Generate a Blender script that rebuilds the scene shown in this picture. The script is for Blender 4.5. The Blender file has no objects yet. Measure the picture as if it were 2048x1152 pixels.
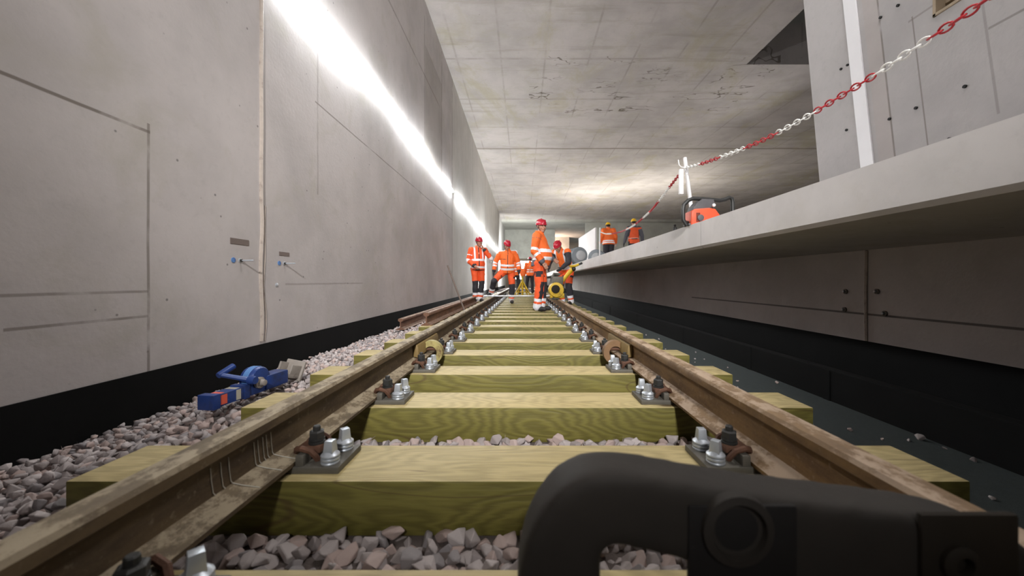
import bpy, bmesh, math, random
import numpy as np
from mathutils import Vector, Matrix, Euler

R = math.radians
random.seed(7)
rng = np.random.default_rng(7)
SC = bpy.context.scene
COL = SC.collection

# ------------------------------------------------------------------ camera, exposure, world
F, VX, VY, H = 756.0, 1046.0, 562.0, 0.575      # focal length in pixels, end point of the track, lens height over the sleepers
cam_data = bpy.data.cameras.new('camera')
cam = bpy.data.objects.new('camera', cam_data)
COL.objects.link(cam)
cam.location = (0, 0, H)
cam.rotation_euler = (R(90), 0, 0)
cam_data.sensor_width = 36.0
cam_data.lens = F / 2048 * 36.0
cam_data.shift_x = (1024 - VX) / 2048
cam_data.shift_y = (VY - 576) / 2048
cam_data.clip_start = 0.02
cam_data.clip_end = 300
cam_data.dof.use_dof = True
cam_data.dof.focus_distance = 3.5
cam_data.dof.aperture_fstop = 2.8
SC.camera = cam
SC.view_settings.view_transform = 'Standard'
SC.view_settings.look = 'None'
SC.view_settings.gamma = 1
SC.view_settings.use_curve_mapping = False
SC.view_settings.exposure = 1.04
SC.cycles.use_denoising = True
SC.cycles.max_bounces = 8
SC.cycles.diffuse_bounces = 5
SC.cycles.sample_clamp_indirect = 6.0

world = bpy.data.worlds.new('world')
SC.world = world
world.use_nodes = True
world.node_tree.nodes['Background'].inputs[0].default_value = (0.9, 0.95, 1, 1)
world.node_tree.nodes['Background'].inputs[1].default_value = 0.11


def PT(x, y, d):
    """World point seen at pixel x, y of the 2048 x 1152 frame, d metres down the track."""
    return Vector(((x - VX) * d / F, d, H + (VY - y) * d / F))


def area(name, loc, rot, sx, sy, power, color=(1, 1, 1)):
    l = bpy.data.lights.new(name, 'AREA')
    l.shape = 'RECTANGLE'
    l.size, l.size_y = sx, sy
    l.energy = power
    l.color = color
    o = bpy.data.objects.new(name, l)
    o.location = loc
    o.rotation_euler = rot
    COL.objects.link(o)
    return o


# site floodlights: behind the photographer over the track, and down the platform washing the ceiling; plus added unseen fill lights
LAMP_STRENGTH = 54.0
aim = lambda a, b: (Vector(b) - Vector(a)).to_track_quat('-Z', 'Y').to_euler()
area('fill_right_wall', (2.9, 2.6, H + 4.8), aim((2.9, 2.6, H + 4.8), (-2.2, 6.0, H + 1.0)), 3.0, 0.5, 100, (1.0, 0.98, 0.97))  # added fill light above the frame, brightens the left wall
sp = bpy.data.lights.new('spotlight_behind', 'SPOT')
sp.energy, sp.spot_size, sp.spot_blend, sp.shadow_soft_size, sp.color = 1600, R(45), 0.7, 0.25, (1.0, 0.99, 0.98)
so = bpy.data.objects.new('spotlight_behind', sp)
so.location = (0.3, -4.0, 3.8)
so.rotation_euler = (R(90 - 17.0), 0, R(3))
COL.objects.link(so)
area('fill_side_hall', (9.5, 13.5, H + 3.6), (R(84), 0, R(100)), 2.5, 1.5, 40, (1.0, 1.0, 1.0))  # added fill light, out of sight behind the right wall
area('floodlight_platform', (5.0, 27.0, 2.2), (R(180), 0, 0), 1.6, 1.2, 210, (1.0, 0.98, 0.90))
area('floodlight_platform_far', (9.0, 24.0, 2.2), (R(180), 0, 0), 1.4, 1.0, 150, (1.0, 0.98, 0.90))
area('floodlight_hall', (3.6, 52.0, 3.2), (R(160), 0, 0), 2.0, 1.5, 420, (1.0, 0.74, 0.60))
area('floodlight_left_wall', (-1.25, 22.0, 1.3), aim((-1.25, 22.0, 1.3), (-2.2, 21.0, 1.2)), 0.6, 1.8, 160, (0.96, 1.0, 1.0))
area('floodlight_track_end', (-0.3, 34.0, 2.6), (R(75), 0, R(10)), 1.0, 1.0, 600, (0.95, 1.0, 1.0))

# ------------------------------------------------------------------ object helpers


def tag(o, label=None, cat=None, group=None, kind=None):
    if label: o['label'] = label
    if cat: o['category'] = cat
    if group: o['group'] = group
    if kind: o['kind'] = kind
    return o


def thing(name, label, cat, loc=(0, 0, 0), rotz=0.0, group=None):
    o = bpy.data.objects.new(name, None)
    o.empty_display_size = 0.1
    COL.objects.link(o)
    o.location = loc
    o.rotation_euler = (0, 0, rotz)
    return tag(o, label, cat, group)


def obj(name, bm, mats, parent=None, smooth=True, angle=35):
    me = bpy.data.meshes.new(name)
    bmesh.ops.recalc_face_normals(bm, faces=bm.faces)
    bm.to_mesh(me)
    bm.free()
    for m in (mats if isinstance(mats, (list, tuple)) else [mats]):
        me.materials.append(m)
    if smooth:
        me.polygons.foreach_set('use_smooth', [True] * len(me.polygons))
        me.set_sharp_from_angle(angle=R(angle))
    o = bpy.data.objects.new(name, me)
    COL.objects.link(o)
    if parent is not None:
        o.parent = parent
    return o


def dup(root, loc=None, rotz=None, label=None, scale=None):
    r = root.copy()
    COL.objects.link(r)
    if loc is not None: r.location = loc
    if rotz is not None: r.rotation_euler = (0, 0, rotz)
    if scale is not None: r.scale = scale
    if label: r['label'] = label
    for ch in list(root.children):
        c = ch.copy()
        COL.objects.link(c)
        c.parent = r
        for g in ch.children:
            d = g.copy()
            COL.objects.link(d)
            d.parent = c
    return r


def struct(o):
    o['kind'] = 'structure'
    return o


NB = bmesh.new


def box(bm, lo, hi, bevel=0.0, seg=2, mi=0, mat=None):
    lo, hi = Vector(lo), Vector(hi)
    c, s = (lo + hi) / 2, hi - lo
    r = bmesh.ops.create_cube(bm, size=1.0)
    vs = r['verts']
    for v in vs:
        v.co = Vector((v.co.x * s.x, v.co.y * s.y, v.co.z * s.z)) + c
    fs = list({f for v in vs for f in v.link_faces})
    for f in fs: f.material_index = mi
    if bevel > 0:
        es = list({e for v in vs for e in v.link_edges})
        g = bmesh.ops.bevel(bm, geom=es, offset=bevel, segments=seg, affect='EDGES', profile=0.6)
        vs = list({v for f in g['faces'] for v in f.verts} | {v for v in vs if v.is_valid})
    if mat is not None:
        bmesh.ops.transform(bm, matrix=mat, verts=[v for v in vs if v.is_valid])
    return vs


def frame_of(d, ref=None):
    d = d.normalized()
    up = ref if ref is not None else (Vector((0, 0, 1)) if abs(d.z) < 0.9 else Vector((0, 1, 0)))
    x = up.cross(d)
    if x.length < 1e-6: x = Vector((1, 0, 0))
    x.normalize()
    return x, d.cross(x).normalized()


def rings(bm, pts, cap=True, mi=0, closed=False):
    """pts: list of lists of ring points (same length); skins them."""
    rows = [[bm.verts.new(p) for p in r] for r in pts]
    n = len(rows[0])
    pairs = list(zip(rows[:-1], rows[1:])) + ([(rows[-1], rows[0])] if closed else [])
    for a, b in pairs:
        for i in range(n):
            f = bm.faces.new((a[i], a[(i + 1) % n], b[(i + 1) % n], b[i]))
            f.material_index = mi
    if cap and not closed:
        for r in (rows[0][::-1], rows[-1]):
            f = bm.faces.new(r)
            f.material_index = mi
    return [v for r in rows for v in r]


def tube(bm, path, r, n=8, cap=True, mi=0, closed=False, ref=None):
    path = [Vector(p) for p in path]
    rs = r if isinstance(r, (list, tuple)) else [r] * len(path)
    out = []
    px = None
    for i, p in enumerate(path):
        a = path[i - 1] if (i > 0 or closed) else p
        b = path[(i + 1) % len(path)] if (i < len(path) - 1 or closed) else p
        d = (b - a).normalized()
        if px is None:
            x, y = frame_of(d, ref)
        else:
            x = (px - d * px.dot(d)).normalized()
            y = d.cross(x)
        px = x
        out.append([p + (x * math.cos(2 * math.pi * k / n) + y * math.sin(2 * math.pi * k / n)) * rs[i] for k in range(n)])
    return rings(bm, out, cap, mi, closed)


def lathe(bm, prof, n=16, axis='Z', origin=(0, 0, 0), mi=0, mat=None):
    """prof: (radius, height) pairs along the axis."""
    o = Vector(origin)
    pts = []
    for r, h in prof:
        ring = []
        for k in range(n):
            a = 2 * math.pi * k / n
            c, s = r * math.cos(a), r * math.sin(a)
            v = {'Z': Vector((c, s, h)), 'Y': Vector((s, h, c)), 'X': Vector((h, c, s))}[axis]
            if mat is not None: v = mat @ v
            ring.append(o + v)
        pts.append(ring)
    return rings(bm, pts, True, mi)


def ellipsoid(bm, c, r, rot=None, u=16, v=10, mi=0):
    g = bmesh.ops.create_uvsphere(bm, u_segments=u, v_segments=v, radius=1.0)
    m = Matrix.Translation(Vector(c)) @ (rot.to_4x4() if rot is not None else Matrix.Identity(4)) @ Matrix.Diagonal(Vector((*r, 1)))
    bmesh.ops.transform(bm, matrix=m, verts=g['verts'])
    for f in {f for q in g['verts'] for f in q.link_faces}: f.material_index = mi
    return g['verts']


def prism(bm, outline, d0, d1, axis='Y', bevel=0.0, seg=3, mi=0):
    """Polygon outline of 2-D points extruded along an axis: Y -> (x,z), X -> (y,z), Z -> (x,y)."""
    def mk(p, d):
        return {'Y': Vector((p[0], d, p[1])), 'X': Vector((d, p[0], p[1])), 'Z': Vector((p[0], p[1], d))}[axis]
    a = [bm.verts.new(mk(p, d0)) for p in outline]
    b = [bm.verts.new(mk(p, d1)) for p in outline]
    fs = [bm.faces.new(a), bm.faces.new(b[::-1])]
    n = len(outline)
    for i in range(n):
        fs.append(bm.faces.new((a[i], b[i], b[(i + 1) % n], a[(i + 1) % n])))
    for f in fs: f.material_index = mi
    if bevel > 0:
        es = list(fs[0].edges) + list(fs[1].edges)
        bmesh.ops.bevel(bm, geom=es, offset=bevel, segments=seg, affect='EDGES', profile=0.5, clamp_overlap=True)


# ------------------------------------------------------------------ materials


class Nodes:
    def __init__(s, name):
        s.m = bpy.data.materials.new(name)
        s.m.use_nodes = True
        s.t = s.m.node_tree
        s.b = s.t.nodes['Principled BSDF']
        s.co = s.t.nodes.new('ShaderNodeTexCoord').outputs['Object']
        s._xyz = None

    def node(s, typ, **ins):
        n = s.t.nodes.new(typ)
        for k, v in ins.items():
            k = k.replace('_', ' ')
            s.put(n.inputs[k], v)
        return n

    def put(s, sock, v):
        if isinstance(v, bpy.types.NodeSocket): s.t.links.new(v, sock)
        elif isinstance(v, (tuple, list)) and len(v) == 3 and sock.type == 'RGBA': sock.default_value = (*v, 1)
        else: sock.default_value = v

    def xyz(s):
        if s._xyz is None:
            n = s.node('ShaderNodeSeparateXYZ', Vector=s.co)
            s._xyz = n.outputs
        return s._xyz

    def math(s, op, a, b=0.0, c=0.0, clamp=False):
        n = s.t.nodes.new('ShaderNodeMath')
        n.operation = op
        n.use_clamp = clamp
        for i, v in enumerate((a, b, c)):
            if n.inputs[i].enabled or i < 2: s.put(n.inputs[i], v)
        return n.outputs[0]

    def scaled(s, v3, vec=None):
        n = s.t.nodes.new('ShaderNodeMapping')
        s.put(n.inputs['Vector'], vec if vec is not None else s.co)
        n.inputs['Scale'].default_value = v3
        return n.outputs[0]

    def noise(s, scale, detail=4, rough=0.55, vec=None, dist=0.0):
        n = s.node('ShaderNodeTexNoise', Vector=vec if vec is not None else s.co, Scale=scale, Detail=detail, Roughness=rough, Distortion=dist)
        return n.outputs['Fac']

    def ramp(s, fac, lo, hi, inv=False):
        n = s.t.nodes.new('ShaderNodeMapRange')
        n.interpolation_type = 'SMOOTHSTEP'
        s.put(n.inputs[0], fac)
        n.inputs[1].default_value, n.inputs[2].default_value = lo, hi
        n.inputs[3].default_value, n.inputs[4].default_value = (1, 0) if inv else (0, 1)
        return n.outputs[0]

    def mix(s, fac, a, b, mode='MIX'):
        n = s.t.nodes.new('ShaderNodeMix')
        n.data_type = 'RGBA'
        n.blend_type = mode
        s.put(n.inputs[0], fac)
        s.put(n.inputs[6], a)
        s.put(n.inputs[7], b)
        return n.outputs[2]

    def line(s, coord, pos, w, *limits):
        """A thin line where coord == pos; limits are (socket, lo, hi)."""
        d = s.math('ABSOLUTE', s.math('SUBTRACT', coord, pos))
        m = s.ramp(d, w * 0.4, w, inv=True)
        for c, lo, hi in limits:
            m = s.math('MULTIPLY', m, s.math('MULTIPLY', s.math('GREATER_THAN', c, lo), s.math('LESS_THAN', c, hi)))
        return m

    def rect(s, a, a0, a1, b, b0, b1):
        m = s.math('MULTIPLY', s.math('GREATER_THAN', a, a0), s.math('LESS_THAN', a, a1))
        return s.math('MULTIPLY', m, s.math('MULTIPLY', s.math('GREATER_THAN', b, b0), s.math('LESS_THAN', b, b1)))

    def bump(s, h, strength=0.3, dist=0.01):
        n = s.node('ShaderNodeBump', Height=h, Strength=strength, Distance=dist)
        s.t.links.new(n.outputs[0], s.b.inputs['Normal'])

    def done(s, color, rough=0.7, metal=0.0, spec=None):
        s.put(s.b.inputs['Base Color'], color)
        s.put(s.b.inputs['Roughness'], rough)
        s.b.inputs['Metallic'].default_value = metal
        if spec is not None: s.b.inputs['Specular IOR Level'].default_value = spec
        return s.m


def lin(r, g, b):
    f = lambda c: (c / 255 / 12.92) if c / 255 <= 0.04045 else ((c / 255 + 0.055) / 1.055) ** 2.4
    return (f(r), f(g), f(b))


def plain(name, col, rough=0.6, metal=0.0, var=0.25, scale=12.0, bump=0.15, dirt=None):
    n = Nodes(name)
    a = tuple(c * (1 - var) for c in col)
    b = tuple(min(1, c * (1 + var)) for c in col)
    c = n.mix(n.noise(scale, 5), a, b)
    if dirt:
        c = n.mix(n.ramp(n.noise(scale * 0.6, 6, 0.65), 0.52, 0.72), c, dirt)
    if bump: n.bump(n.noise(scale * 6, 4), bump, 0.004)
    return n.done(c, rough, metal)


def emissive(name, col, strength):
    n = Nodes(name)
    n.b.inputs['Emission Color'].default_value = (*col, 1)
    n.b.inputs['Emission Strength'].default_value = strength
    return n.done(col, 0.5)


def concrete(name, base, stain, extra=None, pits=True, bump=0.25, formwork=None):
    n = Nodes(name)
    x, y, z = n.xyz()
    c = n.mix(n.ramp(n.noise(0.7, 5, 0.6), 0.35, 0.7), base, tuple(v * 0.78 for v in base))
    c = n.mix(n.math('MULTIPLY', n.ramp(n.noise(1.7, 6, 0.65, dist=0.6), 0.48, 0.75), 0.55), c, stain)
    c = n.mix(n.math('MULTIPLY', n.ramp(n.noise(14, 5, 0.7), 0.5, 0.8), 0.35), c, tuple(v * 0.7 for v in base))
    h = n.noise(30, 5)
    if pits:
        v = n.node('ShaderNodeTexVoronoi', Vector=n.co, Scale=6.0)
        v.inputs['Randomness'].default_value = 1.0
        rnd = n.node('ShaderNodeSeparateColor', Color=v.outputs['Color']).outputs[0]
        p = n.math('MULTIPLY', n.ramp(v.outputs['Distance'], 0.035, 0.07, inv=True), n.math('GREATER_THAN', rnd, 0.6))
        c = n.mix(n.math('MULTIPLY', p, 0.75), c, tuple(v * 0.25 for v in base))
    if extra: c = extra(n, c, x, y, z)
    n.bump(h, bump, 0.006)
    return n.done(c, 0.85)


def left_wall_extra(n, c, x, y, z):
    dark = (0.16, 0.135, 0.115)
    wob = n.math('MULTIPLY', n.math('SUBTRACT', n.noise(1.2, 3), 0.5), 0.02)
    yy, zz = n.math('ADD', y, wob), n.math('ADD', z, wob)
    brk = n.ramp(n.noise(3.0, 4), 0.25, 0.5)
    for m, k in ((n.line(yy, 2.22, 0.012, (z, 0.0, 1.5)), 0.7), (n.line(zz, H + 0.876, 0.012, (y, 0.5, 2.23)), 0.9),
                 (n.line(zz, H - 0.062, 0.01, (y, 0.5, 2.22)), 0.6), (n.line(zz, H - 0.207, 0.01, (y, 1.6, 2.22)), 0.7),
                 (n.line(zz, H + 1.9, 0.012, (y, 4.0, 12.0)), 0.7), (n.line(yy, 4.05, 0.02, (z, 1.5, 3.6)), 0.35),
                 (n.line(zz, H - 0.03, 0.012, (y, 3.5, 5.2)), 0.4), (n.line(yy, 8.45, 0.03, (z, 3.3, 6.5)), 0.6),
                 (n.line(yy, 10.25, 0.04, (z, 3.3, 6.8)), 0.7), (n.line(zz, H + 4.6, 0.03, (y, 5.5, 10.0)), 0.5),
                 (n.line(yy, 11.75, 0.05), 0.8), (n.line(yy, 16.5, 0.08), 0.6), (n.line(yy, 22.0, 0.1), 0.6)):
        c = n.mix(n.math('MULTIPLY', n.math('MULTIPLY', m, k), brk), c, dark)
    patch = n.rect(y, 8.5, 10.25, z, 3.2, 5.9)
    c = n.mix(n.math('MULTIPLY', patch, 0.35), c, (0.2, 0.17, 0.13))
    c = n.mix(n.math('MULTIPLY', n.rect(y, 11.75, 60, z, 0, 9), 0.3), c, (0.62, 0.62, 0.56))
    return c


def ceiling_extra(n, c, x, y, z):
    dark = (0.13, 0.105, 0.075)
    wob = n.math('MULTIPLY', n.math('SUBTRACT', n.noise(0.9, 4), 0.5), 0.5)
    # formwork boards: seams across and along the track
    xs = n.math('ABSOLUTE', n.math('SUBTRACT', n.math('FRACT', n.math('MULTIPLY', x, 0.8)), 0.5))
    ys = n.math('ABSOLUTE', n.math('SUBTRACT', n.math('FRACT', n.math('MULTIPLY', y, 0.42)), 0.5))
    brk = n.ramp(n.noise(0.8, 4), 0.42, 0.6)
    seam = n.math('MAXIMUM', n.ramp(xs, 0.012, 0.03, inv=True), n.ramp(ys, 0.008, 0.025, inv=True))
    c = n.mix(n.math('MULTIPLY', n.math('MULTIPLY', seam, brk), 0.32), c, dark)
    c = n.mix(n.math('MULTIPLY', n.line(n.math('ADD', y, n.math('MULTIPLY', wob, 0.3)), 18.0, 0.09), 0.8), c, dark)
    # water-stained cracks
    for lvl, y0, y1, sc in ((0.5, 10.6, 12.8, 0.9), (0.56, 12.6, 14.2, 0.7)):
        f = n.noise(sc, 3, 0.6, vec=n.scaled((0.8, 2.0, 1)))
        d = n.math('ABSOLUTE', n.math('SUBTRACT', f, lvl))
        m = n.math('MULTIPLY', n.ramp(d, 0.004, 0.014, inv=True), n.rect(y, y0, y1, x, 0.2, 7.5))
        c = n.mix(n.math('MULTIPLY', n.math('MULTIPLY', m, n.ramp(n.noise(0.5, 2), 0.42, 0.6)), 0.8), c, (0.07, 0.05, 0.03))
    blotch = n.math('MULTIPLY', n.ramp(n.noise(0.55, 5, 0.7, vec=n.scaled((1, 0.6, 1)), dist=0.8), 0.5, 0.68), 0.5)
    c = n.mix(blotch, c, (0.33, 0.29, 0.17))
    streak = n.math('MULTIPLY', n.ramp(n.noise(1.2, 5, 0.7, vec=n.scaled((0.25, 2.2, 1))), 0.52, 0.72), 0.45)
    c = n.mix(streak, c, (0.24, 0.21, 0.16))
    return c


def right_wall_extra(n, c, x, y, z):
    u = n.math('SUBTRACT', y, n.math('MULTIPLY', n.math('SUBTRACT', z, H), 0.11))
    dark = (0.17, 0.15, 0.13)
    brk = n.ramp(n.noise(2.0, 4), 0.3, 0.5)
    for m, k in ((n.line(u, 3.135, 0.012), 0.8), (n.line(u, 2.87, 0.008, (z, 1.2, 2.75)), 0.7), (n.line(z, H + 2.15, 0.012, (y, 2.86, 3.14)), 0.5),
                 (n.line(z, H + 1.735, 0.012, (y, 0, 2.6)), 0.6), (n.line(u, 2.42, 0.012, (z, 1.7, 4)), 0.4)):
        c = n.mix(n.math('MULTIPLY', n.math('MULTIPLY', m, k), brk), c, dark)
    c = n.mix(n.math('MULTIPLY', n.rect(u, 3.14, 3.28, z, 0, 9), 0.35), c, (0.42, 0.36, 0.33))
    return c


def under_extra(n, c, x, y, z):
    c = n.mix(n.math('MULTIPLY', n.line(z, H - 0.28, 0.012, (y, 2.0, 6.5)), 0.8), c, (0.06, 0.05, 0.045))
    c = n.mix(n.math('MULTIPLY', n.line(y, 3.19, 0.02), 0.9), c, (0.07, 0.065, 0.06))
    return c


M = {}
M['wall'] = concrete('left_wall_concrete', lin(190, 183, 181), lin(166, 160, 148), left_wall_extra)
M['ceiling'] = concrete('ceiling_concrete', lin(176, 168, 164), lin(154, 149, 134), ceiling_extra, bump=0.4)
M['rwall'] = concrete('right_wall_concrete', lin(182, 178, 177), lin(164, 161, 157), right_wall_extra)
M['slab'] = concrete('platform_concrete', lin(217, 212, 210), lin(194, 188, 178), bump=0.15)
M['under'] = concrete('under_platform_concrete', lin(198, 192, 190), lin(172, 166, 160), under_extra)
M['far'] = concrete('far_concrete', lin(170, 168, 160), lin(150, 146, 134), pits=False)
M['membrane_shade'] = plain('black_membrane_and_shade', (0.006, 0.006, 0.006), 0.9, 0, 0.4, 3, 0.2)  # real membrane; also paints the shade in the trench under the platform
M['membrane_shade'].node_tree.nodes['Principled BSDF'].inputs['Specular IOR Level'].default_value = 0.15
M['textile'] = plain('dark_geotextile', (0.034, 0.043, 0.043), 0.95, 0, 0.3, 60, 0.5)
M['white_band'] = plain('white_sealing_band', (0.85, 0.84, 0.86), 0.5, 0, 0.05, 6, 0.1)
M['caulk'] = plain('grey_caulk', lin(176, 164, 154), 0.6, 0, 0.2, 20, 0.4, dirt=(0.25, 0.2, 0.17))


def wood_mat():
    n = Nodes('treated_sleeper_timber')
    info = n.t.nodes.new('ShaderNodeObjectInfo')
    off = n.node('ShaderNodeCombineXYZ', X=n.math('MULTIPLY', info.outputs['Random'], 40), Y=n.math('MULTIPLY', info.outputs['Random'], 9), Z=n.math('MULTIPLY', info.outputs['Random'], 5))
    v = n.t.nodes.new('ShaderNodeVectorMath')
    v.operation = 'ADD'
    n.put(v.inputs[0], n.co)
    n.put(v.inputs[1], off.outputs[0])
    co = v.outputs[0]
    # growth rings swirl round scattered knots
    kn = n.node('ShaderNodeTexVoronoi', Vector=n.scaled((1.0, 2.6, 2.6), co), Scale=1.5)
    kn.feature = 'SMOOTH_F1'
    kn.inputs['Smoothness'].default_value = 0.35
    warp = n.math('ADD', n.math('MULTIPLY', kn.outputs['Distance'], 13.0), n.math('MULTIPLY', n.noise(1.6, 5, 0.55, vec=n.scaled((0.5, 3.4, 3.4), co)), 10.0))
    rings_ = n.math('FRACT', warp)
    grain = n.ramp(n.math('ABSOLUTE', n.math('SUBTRACT', rings_, 0.5)), 0.0, 0.5)
    fine = n.noise(9, 4, 0.6, vec=n.scaled((0.6, 14, 14), co))
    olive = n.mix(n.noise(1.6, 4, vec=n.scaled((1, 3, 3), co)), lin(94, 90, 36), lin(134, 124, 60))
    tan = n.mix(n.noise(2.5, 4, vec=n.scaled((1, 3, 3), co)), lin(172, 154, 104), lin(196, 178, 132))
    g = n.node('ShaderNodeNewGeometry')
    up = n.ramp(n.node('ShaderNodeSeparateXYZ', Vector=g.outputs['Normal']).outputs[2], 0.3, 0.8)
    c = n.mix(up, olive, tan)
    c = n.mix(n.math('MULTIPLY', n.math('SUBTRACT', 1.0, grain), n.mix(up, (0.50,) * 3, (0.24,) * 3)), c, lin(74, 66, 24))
    c = n.mix(n.math('MULTIPLY', n.ramp(fine, 0.5, 0.75), 0.3), c, lin(92, 78, 40))
    k = n.ramp(kn.outputs['Distance'], 0.03, 0.09, inv=True)
    c = n.mix(n.math('MULTIPLY', k, 0.85), c, lin(58, 40, 20))
    cr = n.ramp(n.noise(3.0, 2, 0.5, vec=n.scaled((0.15, 5, 1.0), co)), 0.495, 0.505)
    edge = n.math('MULTIPLY', n.math('MULTIPLY', cr, n.math('SUBTRACT', 1.0, cr)), 4.0)
    c = n.mix(n.math('MULTIPLY', edge, 0.6), c, lin(80, 60, 34))
    n.bump(n.math('ADD', grain, fine), 0.25, 0.003)
    return n.done(c, 0.62)


def rail_mat(name, rust, rust2, dust):
    n = Nodes(name)
    c = n.mix(n.ramp(n.noise(5, 6, 0.7, vec=n.scaled((3, 0.7, 3))), 0.35, 0.65), rust, rust2)
    g = n.node('ShaderNodeNewGeometry')
    up = n.ramp(n.node('ShaderNodeSeparateXYZ', Vector=g.outputs['Normal']).outputs[2], 0.1, 0.85)
    blot = n.ramp(n.noise(13, 7, 0.75, vec=n.scaled((1.4, 0.8, 1))), 0.44, 0.56)
    c = n.mix(n.math('MULTIPLY', up, n.math('ADD', n.math('MULTIPLY', blot, 0.7), 0.25)), c, dust)
    c = n.mix(n.math('MULTIPLY', n.ramp(n.noise(40, 4, 0.7), 0.58, 0.75), 0.4), c, dust)
    n.bump(n.noise(60, 5), 0.35, 0.003)
    return n.done(c, 0.7, 0.15)


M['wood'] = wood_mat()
M['rail'] = rail_mat('rusty_rail_steel', lin(72, 58, 44), lin(100, 83, 60), lin(164, 150, 126))
M['rail_brown'] = rail_mat('rail_brown_steel', lin(92, 66, 36), lin(124, 94, 54), lin(176, 154, 132))
M['rail_spare'] = rail_mat('spare_rail_steel', lin(96, 66, 50), lin(126, 92, 72), lin(150, 128, 112))
M['zinc'] = plain('galvanised_steel', (0.50, 0.53, 0.57), 0.38, 0.6, 0.15, 30, 0.1)
M['plate'] = plain('dull_plate_steel', lin(96, 92, 84), 0.55, 0.35, 0.25, 25, 0.2)
M['dark_steel'] = plain('blackened_steel', (0.035, 0.034, 0.032), 0.5, 0.4, 0.3, 30, 0.2)
M['rust'] = plain('rusty_clip_steel', lin(92, 62, 46), 0.75, 0.2, 0.35, 40, 0.4)
M['chalk'] = plain('chalk', (0.45, 0.42, 0.36), 0.9, 0, 0.2, 30, 0)
M['joint_paint'] = plain('olive_brown_fishplate_steel', lin(126, 104, 62), 0.65, 0.1, 0.3, 14, 0.3)
M['clamp_paint'] = plain('ochre_clamp_steel', lin(158, 146, 92), 0.6, 0.1, 0.3, 16, 0.3, dirt=lin(96, 70, 44))
M['clamp_brown'] = plain('brown_clamp_steel', lin(124, 94, 64), 0.65, 0.1, 0.3, 16, 0.3, dirt=lin(80, 56, 38))
M['lever'] = plain('dark_cast_steel', (0.022, 0.017, 0.0125), 0.75, 0.0, 0.35, 9, 0.15)
M['recess_shade'] = plain('cast_steel_recess_shade', (0.008, 0.006, 0.005), 0.8, 0.1, 0.3, 12, 0.1)
M['lever_rust'] = plain('rust_tinged_cast_steel', (0.016, 0.010, 0.004), 0.8, 0.1, 0.4, 12, 0.1)
M['blue'] = plain('blue_paint', lin(34, 60, 122), 0.4, 0.1, 0.25, 10, 0.1, dirt=lin(40, 50, 84))
M['pale_blue'] = plain('worn_blue_paint', lin(92, 134, 190), 0.45, 0.1, 0.3, 14, 0.1, dirt=lin(50, 84, 150))
M['grey_plate'] = plain('dusty_grey_steel', lin(150, 142, 134), 0.7, 0.2, 0.25, 14, 0.3, dirt=lin(96, 86, 80))
M['sticker_o'] = plain('orange_red_sticker', lin(216, 92, 70), 0.5, 0, 0.1, 20, 0)
M['sticker_w'] = plain('pale_sticker', lin(178, 172, 156), 0.5, 0, 0.1, 20, 0)
M['brown_plaque'] = plain('brown_grey_filler', lin(112, 100, 94), 0.8, 0, 0.1, 20, 0.1)
M['orange'] = plain('hi_vis_orange', (0.92, 0.15, 0.020), 0.7, 0, 0.16, 14, 0.3)
M['orange_red'] = plain('hi_vis_orange_red', (0.88, 0.105, 0.022), 0.7, 0, 0.16, 14, 0.3)
M['reflect'] = plain('silver_reflective_tape', (0.86, 0.86, 0.90), 0.35, 0.0, 0.05, 20, 0.05)
M['pink_tape'] = plain('pinkish_worn_tape', (0.80, 0.32, 0.24), 0.5, 0.0, 0.1, 20, 0.05)
M['navy'] = plain('charcoal_cloth', (0.030, 0.028, 0.034), 0.85, 0, 0.3, 20, 0.2)
M['grey_cloth'] = plain('grey_cloth', (0.10, 0.10, 0.12), 0.85, 0, 0.3, 20, 0.2)
M['skin'] = plain('skin', (0.50, 0.26, 0.18), 0.55, 0, 0.12, 20, 0.05)
M['hair'] = plain('dark_hair', (0.03, 0.022, 0.018), 0.7, 0, 0.3, 40, 0.3)
M['eye'] = plain('dark_eye', (0.02, 0.015, 0.012), 0.3, 0, 0.1, 20, 0)
M['boot'] = plain('black_boot_leather', (0.022, 0.02, 0.019), 0.6, 0, 0.3, 20, 0.2)
M['red_helmet'] = plain('red_helmet_shell', (0.42, 0.010, 0.028), 0.32, 0, 0.1, 10, 0)
M['yellow_helmet'] = plain('yellow_helmet_shell', (0.85, 0.50, 0.012), 0.4, 0, 0.08, 10, 0)
M['yellow'] = plain('yellow_machine_paint', (0.62, 0.40, 0.02), 0.5, 0.1, 0.2, 14, 0.15, dirt=(0.22, 0.14, 0.04))
M['saw_orange'] = plain('orange_red_saw_shell', (0.66, 0.085, 0.03), 0.45, 0, 0.15, 14, 0.1, dirt=(0.35, 0.06, 0.03))
M['saw_grey'] = plain('dark_grey_plastic', (0.085, 0.08, 0.085), 0.55, 0, 0.15, 20, 0.1)
M['black'] = plain('black_rubber', (0.015, 0.015, 0.014), 0.5, 0, 0.2, 20, 0.1)
M['white_metal'] = plain('white_painted_post', (0.78, 0.76, 0.76), 0.45, 0.1, 0.08, 12, 0.1)
M['chain_red'] = plain('red_plastic_chain', (0.42, 0.016, 0.024), 0.45, 0, 0.08, 12, 0)
M['chain_white'] = plain('white_plastic_chain', (0.80, 0.79, 0.76), 0.45, 0, 0.05, 12, 0)
M['duct'] = plain('silver_flexible_duct', (0.22, 0.24, 0.26), 0.5, 0.2, 0.2, 8, 0.2)
M['duct_pale'] = plain('pale_foil', (0.42, 0.42, 0.43), 0.6, 0.1, 0.15, 8, 0.2)
M['board'] = plain('white_board', (0.80, 0.76, 0.77), 0.7, 0, 0.06, 3, 0.1)
M['timber'] = plain('raw_timber', lin(158, 142, 120), 0.75, 0, 0.2, 14, 0.2)
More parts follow.
